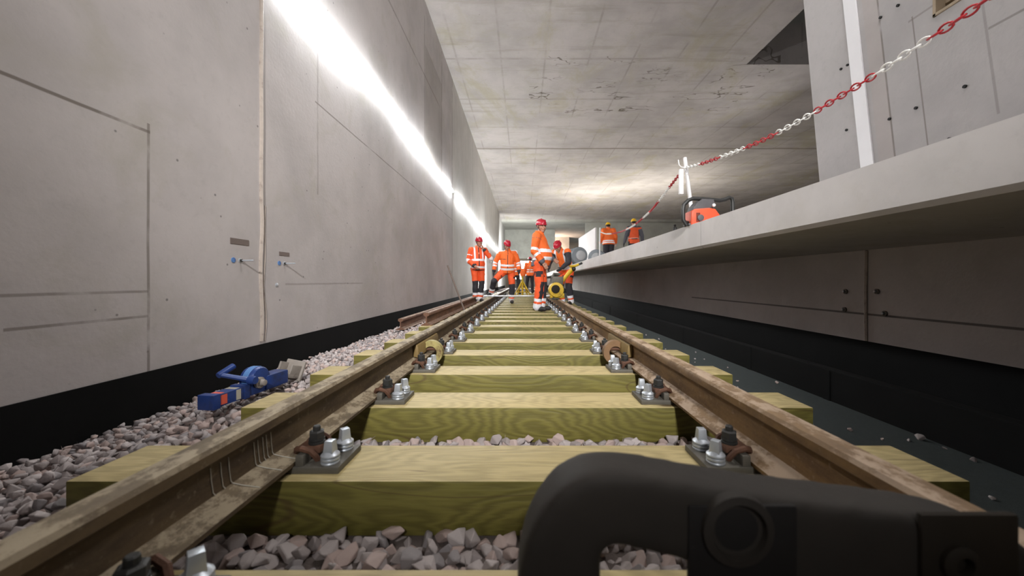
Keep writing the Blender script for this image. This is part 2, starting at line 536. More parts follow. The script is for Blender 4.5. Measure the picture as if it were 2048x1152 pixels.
M['void'] = plain('unlit_void', (0.02, 0.02, 0.02), 0.9, 0, 0.2, 5, 0)
M['alu'] = plain('aluminium', (0.72, 0.74, 0.76), 0.35, 0.6, 0.08, 20, 0.05)
M['iron'] = plain('brown_iron_bar', (0.16, 0.12, 0.10), 0.6, 0.3, 0.3, 20, 0.2)
M['lamp'] = emissive('lamp_white', (0.93, 0.985, 1.0), LAMP_STRENGTH)
M['flood'] = emissive('floodlight_glass', (0.95, 1.0, 1.0), 9.0)


def stone_mat():
    n = Nodes('pink_grey_ballast')
    g = n.node('ShaderNodeNewGeometry')
    info = n.t.nodes.new('ShaderNodeObjectInfo')
    r = n.math('FRACT', n.math('ADD', g.outputs['Random Per Island'], info.outputs['Random']))
    c = n.mix(r, lin(152, 142, 140), lin(192, 182, 180))
    r2 = n.math('FRACT', n.math('MULTIPLY', r, 7.13))
    c = n.mix(n.math('MULTIPLY', n.math('GREATER_THAN', r2, 0.66), 0.6), c, lin(184, 158, 148))
    r3 = n.math('FRACT', n.math('MULTIPLY', r, 13.7))
    c = n.mix(n.math('MULTIPLY', n.math('GREATER_THAN', r3, 0.8), 0.7), c, lin(130, 126, 128))
    c = n.mix(n.math('MULTIPLY', n.ramp(n.noise(70, 4, 0.7), 0.4, 0.7), 0.35), c, lin(112, 98, 96))
    n.bump(n.noise(90, 4), 0.35, 0.004)
    return n.done(c, 0.85)


M['stone'] = stone_mat()
M['bed'] = plain('ballast_bed_grit', lin(92, 82, 78), 0.95, 0, 0.35, 30, 0.8)

# ------------------------------------------------------------------ the setting
XL = -2.2          # left wall face
ZC = H + 6.3       # ceiling underside
XE = 1.6           # platform edge
XW = 2.9           # wall under the platform
ZP = H + 0.536     # platform top
YN, YF = -7.0, 46.0


def slabbox(name, lo, hi, m, kind=True):
    bm = NB()
    box(bm, lo, hi)
    o = obj(name, bm, m, smooth=False)
    if kind: struct(o)
    return o


slabbox('floor', (-2.6, YN, -0.62), (3.2, 60, -0.30), M['bed'])
slabbox('wall_left', (XL - 0.5, YN, -0.4), (XL, YF, ZC + 0.3), M['wall'])
slabbox('baseboard_left', (XL - 0.01, YN, -0.38), (XL + 0.012, YF, H - 0.53), M['membrane_shade'])

bm = NB()                                                   # vertical wall joint with caulk bead left of the plaques
pts = []
for i in range(60):
    z = 0.07 + i * (ZC - 0.1) / 59
    pts.append((XL + 0.004, 3.17 + 0.010 * math.sin(i * 0.9) * (1 if z < 1.2 else 0.25), z))
tube(bm, pts, 0.017, 6)
tube(bm, [(XL + 0.002, p[1] + 0.045 + 0.010 * math.sin(i * 1.3), p[2]) for i, p in enumerate(pts) if p[2] < 1.25], 0.006, 5)
struct(obj('trim_1', bm, M['caulk']))

bm = NB()
box(bm, (XL - 0.5, YN, ZC), (6.5, 11.0, ZC + 1.2))
box(bm, (XL - 0.5, 11.0, ZC), (24, 39.0, ZC + 1.2))
struct(obj('ceiling', bm, M['ceiling'], smooth=False))
bm = NB()
box(bm, (6.5, YN, ZC + 4.0), (24, 11.0, ZC + 4.3))
box(bm, (6.4, YN, ZC + 1.2), (6.5, 11.0, ZC + 4.3))
box(bm, (6.4, 11.0, ZC + 1.2), (24, 11.2, ZC + 4.3))
box(bm, (24, YN, ZC - 7), (24.2, 11.0, ZC + 4.3))
struct(obj('ceiling_recess', bm, M['far'], smooth=False))

# far end of the hall
slabbox('beam_far', (XL, 38.6, ZC - 0.22), (24, 39.6, ZC + 1.2), M['far'])
slabbox('ceiling_far', (XL, 39.6, ZC - 0.05), (24, 62, ZC + 0.4), M['far'])
slabbox('wall_far', (XL, 46.0, H + 2.72), (3.9, 46.6, ZC), M['far'])
bm = NB()
box(bm, (XL - 0.3, 61.5, -1), (12, 62, ZC))
box(bm, (XL - 0.3, 46.6, -1), (XL, 62, ZC))
struct(obj('wall_hall_end', bm, M['far'], smooth=False))
slabbox('wall_platform_far', (6.6, 39.6, ZP), (24, 40.2, ZC), M['far'])
slabbox('beam_hall', (3.9, 54, H + 3.6), (6.6, 55, ZC), M['far'])
slabbox('wall_platform_side', (23.6, 11, ZP), (24, 40, ZC), M['far'])

# platform: slab edge in two precast lengths, the wall beneath, a low black upstand and the dark strip of cloth by the track


def platform(name, y0, y1):
    bm = NB()
    o = [(XE, ZP), (XE, H + 0.318), (XE + 0.025, H + 0.296), (XW + 0.1, H + 0.258), (24, H + 0.258), (24, ZP)]
    prism(bm, o, y0, y1, 'Y')
    return struct(obj(name, bm, M['slab'], smooth=False))


platform('floor_platform_near', YN, 3.398)
platform('floor_platform', 3.406, 39.6)
slabbox('wall_under_platform', (XW, YN, H - 0.508), (XW + 0.3, 46, H + 0.262), M['under'])
slabbox('baseboard_right', (XW + 0.02, YN, -0.38), (XW + 0.3, 46, H - 0.508), M['membrane_shade'])  # shade at the wall foot put into the black colour
bm = NB()                                                   # bead over the joint of the wall under the platform
tube(bm, [(XW - 0.003, 3.19, H - 0.505), (XW - 0.003, 3.195, H - 0.1), (XW - 0.003, 3.185, H + 0.255)], 0.014, 6)
struct(obj('trim_4', bm, M['caulk']))
bm = NB()
box(bm, (1.87, YN, -0.38), (1.94, 46, -0.02 + H - 0.52), 0.008)
for y in (2.3, 3.1, 4.4, 6.2, 8.1, 10.2):
    box(bm, (1.864, y, -0.30), (1.872, y + 0.05, H - 0.545))
struct(obj('trim_2', bm, M['membrane_shade'], smooth=False))
slabbox('floor_trench', (1.94, YN, -0.36), (XW + 0.1, 46, -0.28), M['membrane_shade'])  # black colour stands in for the shade in the trench
slabbox('floor_textile', (1.15, YN, -0.36), (1.875, 46, -0.155), M['textile'])

# right-hand wall standing on the platform, with a timber-framed opening at the top
XR = 3.2
yo0, yo1, zo0, zo1 = 2.735, 2.945, H + 2.05, H + 3.2


def end_y(z):
    return 4.0 + 0.11 * (z - ZP) + 0.02


bm = NB()
box(bm, (XR, YN, ZP), (XR + 1.6, yo0, 9.5))
box(bm, (XR, yo0, ZP), (XR + 1.6, yo1, zo0))
box(bm, (XR, yo0, zo1), (XR + 1.6, yo1, 9.5))
box(bm, (XR + 0.35, yo0, zo0), (XR + 1.6, yo1, zo1))
vs = box(bm, (XR, yo1, ZP), (XR + 1.6, 4.0, 9.5))
for v in vs:
    if v.co.y > 3.9: v.co.y = end_y(v.co.z)
rw = struct(obj('wall_right', bm, M['rwall'], smooth=False))
bm = NB()
vs = box(bm, (XR - 0.012, 3.40, ZP), (XR + 0.01, 3.53, 9.4))
for v in vs: v.co.y += 0.115 * (v.co.z - ZP) - 0.02
struct(obj('trim_3', bm, M['white_band'], smooth=False))
for (px, py) in ((1797, 11), (1762, 35), (1696, 130), (1683, 138), (1833, 216), (1780, 238), (1694, 260), (1931, 173), (1900, 278), (1885, 294)):
    d = XR * F / (px - VX)
    q = PT(px, py, d)
    bm = NB()
    lathe(bm, [(0.012, -0.01), (0.012, 0.003), (0.009, 0.004)], 10, 'X', (XR - 0.002, q.y, q.z))
    obj('tie_hole', bm, M['void'], rw)

t = thing('timber_frame', 'raw timber frame around the dark hole high in the right wall', 'frame', (XR, (yo0 + yo1) / 2, zo0))
for nm, lo, hi in (('bottom_board', (-0.012, -0.104, 0), (0.3, 0.104, 0.022)), ('side_board', (-0.012, 0.080, 0.0), (0.3, 0.104, 1.14)), ('side_board', (-0.012, -0.104, 0.0), (0.3, -0.086, 1.14)),
                   ('cross_board', (0.06, -0.086, 0.09), (0.09, 0.080, 0.14))):
    bm = NB()
    box(bm, lo, hi, 0.003)
    obj(nm, bm, M['timber'], t, smooth=False)

# ------------------------------------------------------------------ light hoses along the left wall


def hose(y0, y1, label, seedv):
    t = thing('light_hose', label, 'light', (XL, y0, H + 2.7), group='light hoses along the left wall')
    rr = random.Random(seedv)
    n = max(8, int((y1 - y0) / 0.3))
    path = []
    for i in range(n + 1):
        y = y0 + (y1 - y0) * i / n
        zc = (1.235 if y < 3.9 else 1.235 + 0.06 * min(1, (y - 3.9) / 1.2)) if y < 8 else 1.29 - 0.05 * min(1, (y - 8) / 4) - (0.05 * min(1, max(0, (y - 14) / 10)))
        path.append(Vector((0.042 + 0.006 * math.sin(i * 1.9), y - y0, zc * 2.2 - 2.7 + 0.035 * math.sin(y * 2.4) + rr.uniform(-0.008, 0.008))))
    bm = NB()
    tube(bm, path, [0.025 * (1 + 0.35 * math.sin(k * 0.3 * 1.7)) for k in range(n + 1)], 8)
    obj('glowing_hose', bm, M['lamp'], t)
    for k in range(0, n + 1, 8):
        p = path[k]
        bm = NB()
        lathe(bm, [(0.014, 0.003), (0.014, max(0.018, p.x - 0.02))], 8, 'X', (0.0, p.y, p.z + 0.02))
        obj('wall_clip', bm, M['saw_grey'], t)
    return t


hose(3.2, 11.6, 'near glowing white light hose strung high along the left concrete wall', 1)
hose(12.2, 34.0, 'far glowing white light hose on the left wall beyond the short dark gap', 2)

# plaques, anchor bolts on the left wall
for (x0, y0, x1, y1, lab) in ((460, 473, 497, 489, 'larger brown filled rectangle in the left wall, nearer the camera'),
                              (558, 501, 578, 513, 'smaller brown filled rectangle in the left wall just past the caulked joint')):
    ya, yb = -XL * F / (VX - x0), -XL * F / (VX - x1)
    za, zb = H + (VY - y0 - 2) * ya / F, H + (VY - y1 + 2) * ya / F
    bm = NB()
    box(bm, (XL - 0.01, ya, zb), (XL + 0.004, yb, za), 0.001)
    tag(obj('wall_plaque', bm, M['brown_plaque'], smooth=False), lab, 'plaque', 'brown plaques in the left wall')
for px, py, lab, rod in ((480, 521, 'zinc anchor bolt sticking out below the larger brown plaque', True), (568, 527, 'zinc anchor bolt sticking out below the smaller brown plaque', True),
                         (553, 570, 'round capped anchor low on the left wall past the joint', False)):
    y = -XL * F / (VX - px)
    z = H + (VY - py) * y / F
    t = thing('anchor_bolt', lab, 'bolt', (XL, y, z), group='anchors in the left wall')
    bm = NB()
    lathe(bm, [(0.018, 0), (0.018, 0.004), (0.013, 0.007)], 14, 'X')
    obj('washer', bm, M['zinc'], t)
    if rod:
        bm = NB()
        lathe(bm, [(0.006, 0.004), (0.006, 0.10), (0.004, 0.105)], 8, 'X')
        obj('threaded_rod', bm, M['zinc'], t)
        bm = NB()
        lathe(bm, [(0.012, 0.006), (0.012, 0.018)], 6, 'X')
        obj('nut', bm, M['dark_steel'], t)
        bm = NB()
        lathe(bm, [(0.020, 0), (0.020, 0.005), (0.009, 0.006)], 14, 'X', (0, -0.07, 0))
        obj('cover_disc', bm, M['pale_blue'], t)
for px, py, lab in ((1692, 583, 'upper dark anchor under the platform left of the wall joint'), (1690, 619, 'lower dark anchor under the platform left of the wall joint'),
                    (1755, 583, 'upper ring anchor under the platform right of the wall joint'), (1771, 627, 'lower ring anchor under the platform right of the wall joint')):
    y = XW * F / (px - VX)
    z = H + (VY - py) * y / F
    t = thing('anchor_sleeve', lab, 'bolt', (XW, y, z), group='anchors under the platform')
    bm = NB()
    lathe(bm, [(0.022, 0), (0.022, -0.012), (0.012, -0.014), (0.012, -0.002)], 14, 'X')
    obj('ring', bm, M['plate'], t)
    bm = NB()
    lathe(bm, [(0.008, 0), (0.008, -0.03)], 8, 'X')
    obj('stud', bm, M['zinc'], t)

# ------------------------------------------------------------------ track
ORD = ['', 'first', 'second', 'third', 'fourth', 'fifth', 'sixth', 'seventh', 'eighth', 'ninth', 'tenth', 'eleventh', 'twelfth', 'thirteenth', 'fourteenth', 'fifteenth', 'sixteenth',
       'seventeenth', 'eighteenth', 'nineteenth', 'twentieth', 'twenty-first', 'twenty-second', 'twenty-third', 'twenty-fourth', 'twenty-fifth', 'twenty-sixth', 'twenty-seventh',
       'twenty-eighth', 'twenty-ninth', 'thirtieth', 'thirty-first', 'thirty-second', 'thirty-third', 'thirty-fourth']
FRONT = [0.515, 1.085, 1.715] + [2.322 + 0.6 * i for i in range(29)]
bm = NB()
box(bm, (-1.3, 0, -0.158), (1.3, 0.24, 0), 0.006, 2)
s0 = obj('wooden_sleeper', bm, M['wood'], angle=40)
NOTE = {1: 'nearest timber sleeper, mostly below the picture, under the dark cast lever', 2: 'timber sleeper partly hidden by the dark cast lever, long cracks along its top',
        3: 'timber sleeper with full olive front face and dark knot, third from the camera'}
SL = []
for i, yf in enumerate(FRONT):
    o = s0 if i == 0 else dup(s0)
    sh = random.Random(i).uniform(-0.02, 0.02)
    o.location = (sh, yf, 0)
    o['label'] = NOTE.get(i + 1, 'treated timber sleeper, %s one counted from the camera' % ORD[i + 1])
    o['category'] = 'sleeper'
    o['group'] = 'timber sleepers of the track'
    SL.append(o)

XRL = 0.755
ZR = 0.021                     # underside of the rail foot
RH = 0.168


def rail_outline(cx, z0):
    h = [(0.070, 0), (0.070, 0.011), (0.030, 0.026), (0.0095, 0.036), (0.0082, 0.08), (0.0095, 0.115), (0.022, 0.124), (0.036, 0.132), (0.0355, 0.155), (0.029, 0.165), (0.014, 0.168)]
    return [(cx + a, z0 + b) for a, b in h] + [(cx - a, z0 + b) for a, b in h[::-1]]


def rail(name, label, cx, z0, y0, y1, m, group, rot=0.0, seg=12):
    """One length of flat-bottom rail; cut into short steps so that its surface can wander a little."""
    bm = NB()
    o = rail_outline(0, 0)
    n = max(2, int((y1 - y0) / 0.25))
    rr = random.Random(int(cx * 100 + y0 * 7))
    pts = []
    for k in range(n + 1):
        y = (y1 - y0) * k / n
        pts.append([Vector((p[0] + rr.uniform(-0.0006, 0.0006), y, p[1])) for p in o])
    rings(bm, pts)
    r = obj(name, bm, m, angle=30)
    r.location = (cx, y0, z0)
    r.rotation_euler = (0, 0, rot)
    return tag(r, label, 'rail', group)


JY = 2.86
rl_near = rail('rail', 'near left running rail with chalk strokes on its web', -XRL, ZR, -2.0, JY - 0.004, M['rail'], 'running rails')
rail('rail', 'left running rail beyond the round clamp, leading to the workers', -XRL, ZR, JY + 0.004, 30, M['rail'], 'running rails')
rail('rail', 'near right running rail, brown with pale dust on its head', XRL, ZR, -2.0, JY - 0.004, M['rail_brown'], 'running rails')
rail('rail', 'right running rail between the round clamp and the yellow machine', XRL, ZR, JY + 0.004, 6.75, M['rail_brown'], 'running rails')
rail('rail', 'farthest right running rail behind the standing worker', XRL, ZR, 6.78, 30, M['rail_brown'], 'running rails')

cb = [NB(), NB()]              # chalk strokes on the web of the near left rail, in two clusters
for k, y in enumerate((0.90, 0.93, 0.955, 1.045, 1.06, 1.08, 1.095, 1.115)):
    ln = (k in (2, 3, 7))
    q = [Vector((0.0105, y + 2, 0.108)), Vector((0.0095, y + 2.004, 0.075)), Vector((0.0105, y + 2.008, 0.045)), Vector((0.013, y + 2.012, 0.037))]
    if ln: q += [Vector((0.032, y + 2.02, 0.0275)), Vector((0.066, y + 2.035, 0.0135))]
    tube(cb[0 if k < 3 else 1], q, 0.0013, 5)
for b_ in cb: tag(obj('chalk_strokes', b_, M['chalk'], rl_near), 'pale chalk strokes')

# spare rails between track and wall
rail('spare_rail', 'rusty spare rail lying on the sleeper ends left of the track', -1.245, 0.0, 4.86, 10.0, M['rail_spare'], 'spare rails by the left wall', R(0.2))
rail('spare_rail', 'rusty spare rail lying on ballast against the left wall', -1.80, -0.145, 5.55, 17.5, M['rail_spare'], 'spare rails by the left wall', R(0.3))

# fastenings: base plate, two sleeper screws, clamp bolt with nut, clip
def fastening(label):
    t = thing('rail_fastening', label, 'rail fastening', group='rail fastenings on the sleepers')
    bm = NB()
    box(bm, (-0.19, -0.08, 0.0), (0.205, 0.08, 0.02), 0.003)
    for s in (-1, 1):
        box(bm, (0.073, -0.075 if s < 0 else 0.028, 0.018), (0.098, -0.028 if s < 0 else 0.075, 0.052), 0.004)
        box(bm, (-0.098, -0.075 if s < 0 else 0.028, 0.018), (-0.073, -0.028 if s < 0 else 0.075, 0.052), 0.004)
    obj('base_plate', bm, M['plate'], t)
    for s in (-1, 1):
        bm = NB()
        lathe(bm, [(0.026, 0.020), (0.0275, 0.023), (0.026, 0.027), (0.022, 0.028), (0.022, 0.030), (0.027, 0.031), (0.0275, 0.034), (0.026, 0.038), (0.022, 0.039), (0.022, 0.041), (0.0275, 0.042), (0.027, 0.046), (0.018, 0.054), (0.014, 0.056)], 18, 'Z', (0.165, s * 0.047, 0))
        a = R(20 + 25 * s)
        rot = Matrix.Translation((0.165, s * 0.047, 0)) @ Matrix.Rotation(a, 4, 'Z')
        vs = box(bm, (-0.0155, -0.0155, 0.050), (0.0155, 0.0155, 0.088), 0.0022)
        for v in vs:
            k = 1 - 0.22 * (v.co.z - 0.05) / 0.038
            v.co.x *= k
            v.co.y *= k
        bmesh.ops.transform(bm, matrix=rot, verts=vs)
        tag(obj('sleeper_screw', bm, M['zinc'], t), 'silver square-headed screw')
    bm = NB()
    lathe(bm, [(0.024, 0.060), (0.0245, 0.066), (0.020, 0.068), (0.020, 0.070), (0.0235, 0.071), (0.0235, 0.076)], 16, 'Z', (0.098, 0, 0))
    lathe(bm, [(0.0235, 0.076), (0.0235, 0.096), (0.018, 0.100)], 6, 'Z', (0.098, 0, 0))
    obj('clamp_nut', bm, M['dark_steel'], t)
    bm = NB()
    lathe(bm, [(0.0115, 0.02), (0.0115, 0.112), (0.009, 0.115)], 10, 'Z', (0.098, 0, 0))
    obj('clamp_bolt', bm, M['dark_steel'], t)
    bm = NB()
    box(bm, (0.052, -0.026, 0.036), (0.122, 0.026, 0.060), 0.006)
    for s in (-1, 1):
        tube(bm, [(0.050, s * 0.028, 0.044), (0.062, s * 0.046, 0.060), (0.082, s * 0.058, 0.066), (0.106, s * 0.052, 0.056), (0.118, s * 0.044, 0.036), (0.120, s * 0.036, 0.022)], 0.009, 7)
    tag(obj('rail_clip', bm, M['rust'], t), 'rusty bent clip')
    return t


f0 = None
for i, yf in enumerate(FRONT[:24]):
    for side, word in ((-1, 'left'), (1, 'right')):
        near = 'nearest' if i == 0 else ORD[i + 1]
        lab = 'bolted fastening holding the %s rail on the %s timber sleeper from the camera' % (word, near)
        if i == 0: lab = 'bolted fastening at the very bottom of the picture on the %s rail' % word
        loc = (side * XRL, yf + 0.12, 0)
        rz = 0 if side < 0 else math.pi
        if f0 is None:
            f0 = fastening(lab)
            f0.location, f0.rotation_euler = loc, (0, 0, rz)
        else:
            dup(f0, loc, rz, lab)

# bolted joints: fishplate with round screw clamp at each rail
for side, word, pm in ((-1, 'left', M['clamp_paint']), (1, 'right', M['clamp_brown'])):
    t = thing('joint_clamp', 'round rail clamp gripping the fishplate on the %s rail' % word, 'clamp', (side * XRL, JY, ZR), 0 if side < 0 else math.pi, 'rail joint clamps')
    s = 1 if side < 0 else -1
    bm = NB()
    prism(bm, [(0.012, 0.040), (0.042, 0.034), (0.046, 0.040), (0.046, 0.095), (0.040, 0.116), (0.024, 0.124), (0.012, 0.112)], -0.30, 0.30, 'Y', 0.004, 2)
    obj('fishplate', bm, M['joint_paint'], t, angle=30)
    bm = NB()
    pts = []
    for k in range(21):                                     # C-shaped clamp body standing across the track
        a = R(-120 + k * 13.5)
        c, sn = math.cos(a), math.sin(a)
        o_, i_ = 0.088, 0.046
        y0, y1 = -0.10 * s, -0.045 * s
        cx, cz = 0.078, 0.030
        pts.append([Vector((cx + i_ * c, y0, cz + i_ * sn)), Vector((cx + o_ * c, y0, cz + o_ * sn)), Vector((cx + o_ * c, y1, cz + o_ * sn)), Vector((cx + i_ * c, y1, cz + i_ * sn))])
    rings(bm, pts)
    obj('clamp_body', bm, pm, t, angle=40)
    bm = NB()
    lathe(bm, [(0.014, 0.03), (0.014, 0.115), (0.022, 0.116), (0.022, 0.145), (0.015, 0.150)], 10, 'X', (0, -0.072 * s, 0.055))
    obj('clamp_screw', bm, M['rust'], t)

def fuse(name, bm, voxel, mats, parent, smooth=4, assign=None, noise=0.0):
    me = bpy.data.meshes.new(name)
    bmesh.ops.recalc_face_normals(bm, faces=bm.faces)
    bm.to_mesh(me)
    bm.free()
    tmp = bpy.data.objects.new(name + '_raw', me)
    COL.objects.link(tmp)
    m = tmp.modifiers.new('r', 'REMESH')
    m.mode = 'VOXEL'
    m.voxel_size = voxel
    s = tmp.modifiers.new('s', 'SMOOTH')
    s.iterations = smooth
    s.factor = 0.5
    dg = bpy.context.evaluated_depsgraph_get()
    dg.update()
    out = bpy.data.meshes.new_from_object(tmp.evaluated_get(dg))
    out.name = name
    bpy.data.objects.remove(tmp)
    bpy.data.meshes.remove(me)
    out.materials.clear()
    for q_ in mats: out.materials.append(q_)
    if noise:
        from mathutils import noise as mn
        co = np.empty(len(out.vertices) * 3, np.float32)
        nr = np.empty(len(out.vertices) * 3, np.float32)
        out.vertices.foreach_get('co', co)
        out.vertices.foreach_get('normal', nr)
        co, nr = co.reshape(-1, 3), nr.reshape(-1, 3)
        a = np.array([mn.noise(Vector((p[0] * 9, p[1] * 9, p[2] * 7))) + 0.6 * mn.noise(Vector((p[0] * 22, p[1] * 22, p[2] * 14))) for p in co.tolist()], np.float32)
        co = co + nr * (noise * a)[:, None]
        out.vertices.foreach_set('co', co.ravel())
        out.update()
    idx = [0] * len(out.polygons)
    if assign:
        ce = np.empty(len(idx) * 3, np.float32)
        no = np.empty(len(idx) * 3, np.float32)
        out.polygons.foreach_get('center', ce)
        out.polygons.foreach_get('normal', no)
        idx = [assign(Vector(c), Vector(n_)) for c, n_ in zip(ce.reshape(-1, 3).tolist(), no.reshape(-1, 3).tolist())]
    out.polygons.foreach_set('material_index', idx)
    out.polygons.foreach_set('use_smooth', [True] * len(out.polygons))
    o = bpy.data.objects.new(name, out)
    COL.objects.link(o)
    o.parent = parent
    return o


# ------------------------------------------------------------------ foreground cast lever
D0 = 0.50
out_px = [(1033, 1152), (1036, 1090), (1052, 1030), (1080, 980), (1122, 936), (1178, 910), (1240, 905), (1330, 917), (1430, 934), (1530, 949), (1650, 962), (1770, 975), (1890, 989), (1985, 1006), (2060, 1034), (2105, 1075), (2120, 1150)]
top = [(PT(x, y, D0).x, PT(x, y, 0.562).z) for x, y in out_px]
hole = [(PT(x, y, D0).x, PT(x, y, D0).z) for x, y in [(1500, 1230), (1430, 1160), (1370, 1130), (1300, 1113), (1245, 1101), (1218, 1098), (1207, 1112), (1206, 1152)]]
outline = top + [(top[-1][0] - 0.005, 0.19), (0.64, 0.012), (0.42, 0.012), (0.36, 0.10)] + hole + [(hole[-1][0] + 0.005, 0.10), (0.135, 0.012), (-0.005, 0.012), (top[0][0], 0.10)]
t = thing('cast_lever', 'blurred dark cast steel lever arm arching across the lower right foreground', 'lever', (0.3, 0.55, 0))
bm = NB()
prism(bm, [(a - 0.3, b) for a, b in outline], -0.05, 0.035, 'Y', 0.036, 6)
fuse('arm', bm, 0.008, [M['lever']], t, 22)
q = PT(1470, 1055, D0)
bm = NB()
lathe(bm, [(0.048, 0.0), (0.046, -0.012), (0.036, -0.014), (0.034, -0.006), (0.012, -0.004)], 28, 'Y', (q.x - 0.3, -0.048, q.z))
obj('boss', bm, M['lever'], t, angle=50)
a, b = PT(1375, 1003, D0), PT(1592, 1190, D0)
bm = NB()
box(bm, (a.x - 0.3, -0.0535, b.z), (b.x - 0.3, -0.045, a.z - 0.004), 0.004)
obj('recess_plate', bm, M['recess_shade'], t)  # raised plate; its darker colour paints the shade of a recess
q = PT(1905, 1118, D0)
bm = NB()
lathe(bm, [(0.024, 0.0), (0.024, -0.016), (0.018, -0.02), (0.012, -0.02), (0.011, -0.008)], 20, 'Y', (q.x - 0.3, -0.046, q.z))
obj('pivot_pin', bm, M['lever_rust'], t, angle=50)
a, b = PT(1835, 1012, D0), PT(2030, 1180, D0)
bm = NB()
box(bm, (a.x - 0.3, -0.056, b.z), (b.x - 0.3, -0.045, a.z - 0.008), 0.006)
obj('cheek_plate', bm, M['lever_rust'], t)

# ------------------------------------------------------------------ blue rack jack on the ballast
t = jk = thing('rack_jack', 'blue hand-cranked rack jack lying on the ballast beside the left rail', 'jack', (-1.56, 2.17, -0.075), R(-7))
bm = NB()
box(bm, (-0.042, -0.29, 0.005), (0.042, 0.20, 0.075), 0.006)
box(bm, (-0.050, -0.30, 0.0), (0.050, -0.255, 0.082), 0.004)
box(bm, (-0.050, -0.10, 0.0), (0.050, -0.06, 0.082), 0.004)
obj('body', bm, M['blue'], t)
bm = NB()
box(bm, (-0.050, 0.06, 0.01), (0.052, 0.25, 0.10), 0.01)
obj('gear_block', bm, M['blue'], t)
bm = NB()
lathe(bm, [(0.04, -0.045), (0.074, -0.042), (0.078, -0.03), (0.078, 0.03), (0.070, 0.042), (0.03, 0.050)], 26, 'X', (0.0, 0.03, 0.088))
obj('gear_housing', bm, M['blue'], t)
bm = NB()
lathe(bm, [(0.078, -0.022), (0.0805, -0.02), (0.0805, 0.014), (0.078, 0.016)], 26, 'X', (0.0, 0.03, 0.088))
tag(obj('rim_band', bm, M['pale_blue'], t), 'worn pale blue rim')
bm = NB()
lathe(bm, [(0.034, 0.05), (0.034, 0.066), (0.02, 0.07), (0.018, 0.095), (0.010, 0.098)], 16, 'X', (0.0, 0.0, 0.075))
tag(obj('shaft_hub', bm, M['grey_plate'], t), 'bare steel hub')
bm = NB()
Rj = Matrix.Rotation(R(7), 3, 'Z')
base = Vector((-1.56, 2.17, -0.075))
loc = lambda px, py, d: Rj @ (PT(px, py, d) - base)
c0 = loc(505, 758, 2.1)
c1, c2 = loc(434, 746, 2.06), loc(464, 727, 2.14)
tube(bm, [c0 + Vector((0, 0, 0)), (c0 + c1) / 2, c1], [0.017, 0.014, 0.014], 8)
lathe(bm, [(0.026, -0.02), (0.028, 0.0), (0.022, 0.022)], 14, 'X', c0)
cr = obj('crank_arm', bm, M['blue'], t)
bm = NB()
tube(bm, [c1 + (c1 - c2) * 0.12, c1, c2], [0.017, 0.019, 0.019], 12)
obj('crank_handle', bm, M['blue'], cr)
bm = NB()
a4 = Matrix.Translation((-0.005, 0.36, 0.085)) @ Matrix.Rotation(R(-18), 4, 'X') @ Matrix.Rotation(R(8), 4, 'Y')
box(bm, (-0.06, -0.11, -0.07), (0.06, 0.02, -0.04), 0.006, mat=a4)
box(bm, (-0.075, 0.015, -0.085), (0.075, 0.035, 0.055), 0.006, mat=a4)
prism_v = len(bm.verts)
box(bm, (-0.065, -0.06, -0.05), (-0.05, 0.02, 0.03), 0.004, mat=a4)
box(bm, (0.045, -0.08, -0.05), (0.06, 0.02, 0.02), 0.004, mat=a4)
obj('claw_foot', bm, M['grey_plate'], t)
bm = NB()
box(bm, (-0.030, -0.248, 0.0745), (0.030, -0.215, 0.0765))
box(bm, (0.0415, -0.25, 0.015), (0.0440, -0.21, 0.068))
tag(obj('warning_sticker', bm, M['sticker_o'], t, smooth=False), 'orange-red sticker')
bm = NB()
box(bm, (-0.034, -0.15, 0.0745), (0.034, -0.12, 0.0765))
box(bm, (0.0415, -0.15, 0.012), (0.0440, -0.12, 0.070))
tag(obj('type_sticker', bm, M['sticker_w'], t, smooth=False), 'pale sticker')
jk.scale = (0.92, 0.92, 0.92)

# iron bar leaning by the spare rails; gauge bar across the rails
bm = NB()
a, b = PT(895, 531, 6.35), Vector((-0.93, 6.2, 0.012))
dv = (b - a)
tube(bm, [a, a + dv * 0.5, a + dv * 0.96, b], [0.013, 0.014, 0.014, 0.006], 8)
o = obj('crow_bar', bm, M['iron'])
tag(o, 'thin brown iron bar leaning upright by the left rail', 'bar')
t = thing('track_gauge', 'silver track gauge bar laid across both rails by the workers', 'gauge', (-0.02, 9.15, ZR + RH))
bm = NB()
tube(bm, [(-0.93, 0, 0.022), (0.9, 0, 0.022)], 0.02, 10)
obj('bar', bm, M['alu'], t)
for s in (-1, 1):
    bm = NB()
    box(bm, (s * 0.72 - 0.03, -0.03, 0.0), (s * 0.72 + 0.03, 0.03, 0.05), 0.004)
    obj('measuring_foot', bm, M['alu'], t)

# ------------------------------------------------------------------ platform: rail saw, chain posts, chain
t = thing('rail_saw', 'orange-red motor saw in a black tube frame at the platform edge', 'saw', (XE + 0.19, 3.68, ZP))
sc = 3.68 / F
L = lambda px, py, y=0.0: Vector(((px - VX) * sc - XE - 0.19, y, H + (VY - py) * sc - ZP))
bm = NB()
prism(bm, [(p.x, p.z) for p in (L(1376, 452), L(1377, 424), L(1384, 420), L(1412, 418), L(1424, 420), L(1433, 432), L(1436, 452))], -0.07, 0.08, 'Y', 0.012, 3)
obj('engine_shell', bm, M['saw_orange'], t)
bm = NB()
prism(bm, [(p.x, p.z) for p in (L(1379, 424), L(1382, 414), L(1392, 407), L(1398, 400), L(1422, 401), L(1424, 409), L(1414, 420))], -0.06, 0.07, 'Y', 0.010, 3)
obj('top_cover', bm, M['saw_grey'], t)
bm = NB()
for k in range(5):
    x = L(1386 + k * 1.6, 0).x
    box(bm, (x, -0.076, L(0, 446).z), (x + 0.003, -0.068, L(0, 428).z))
obj('cooling_fins', bm, M['black'], t, smooth=False)
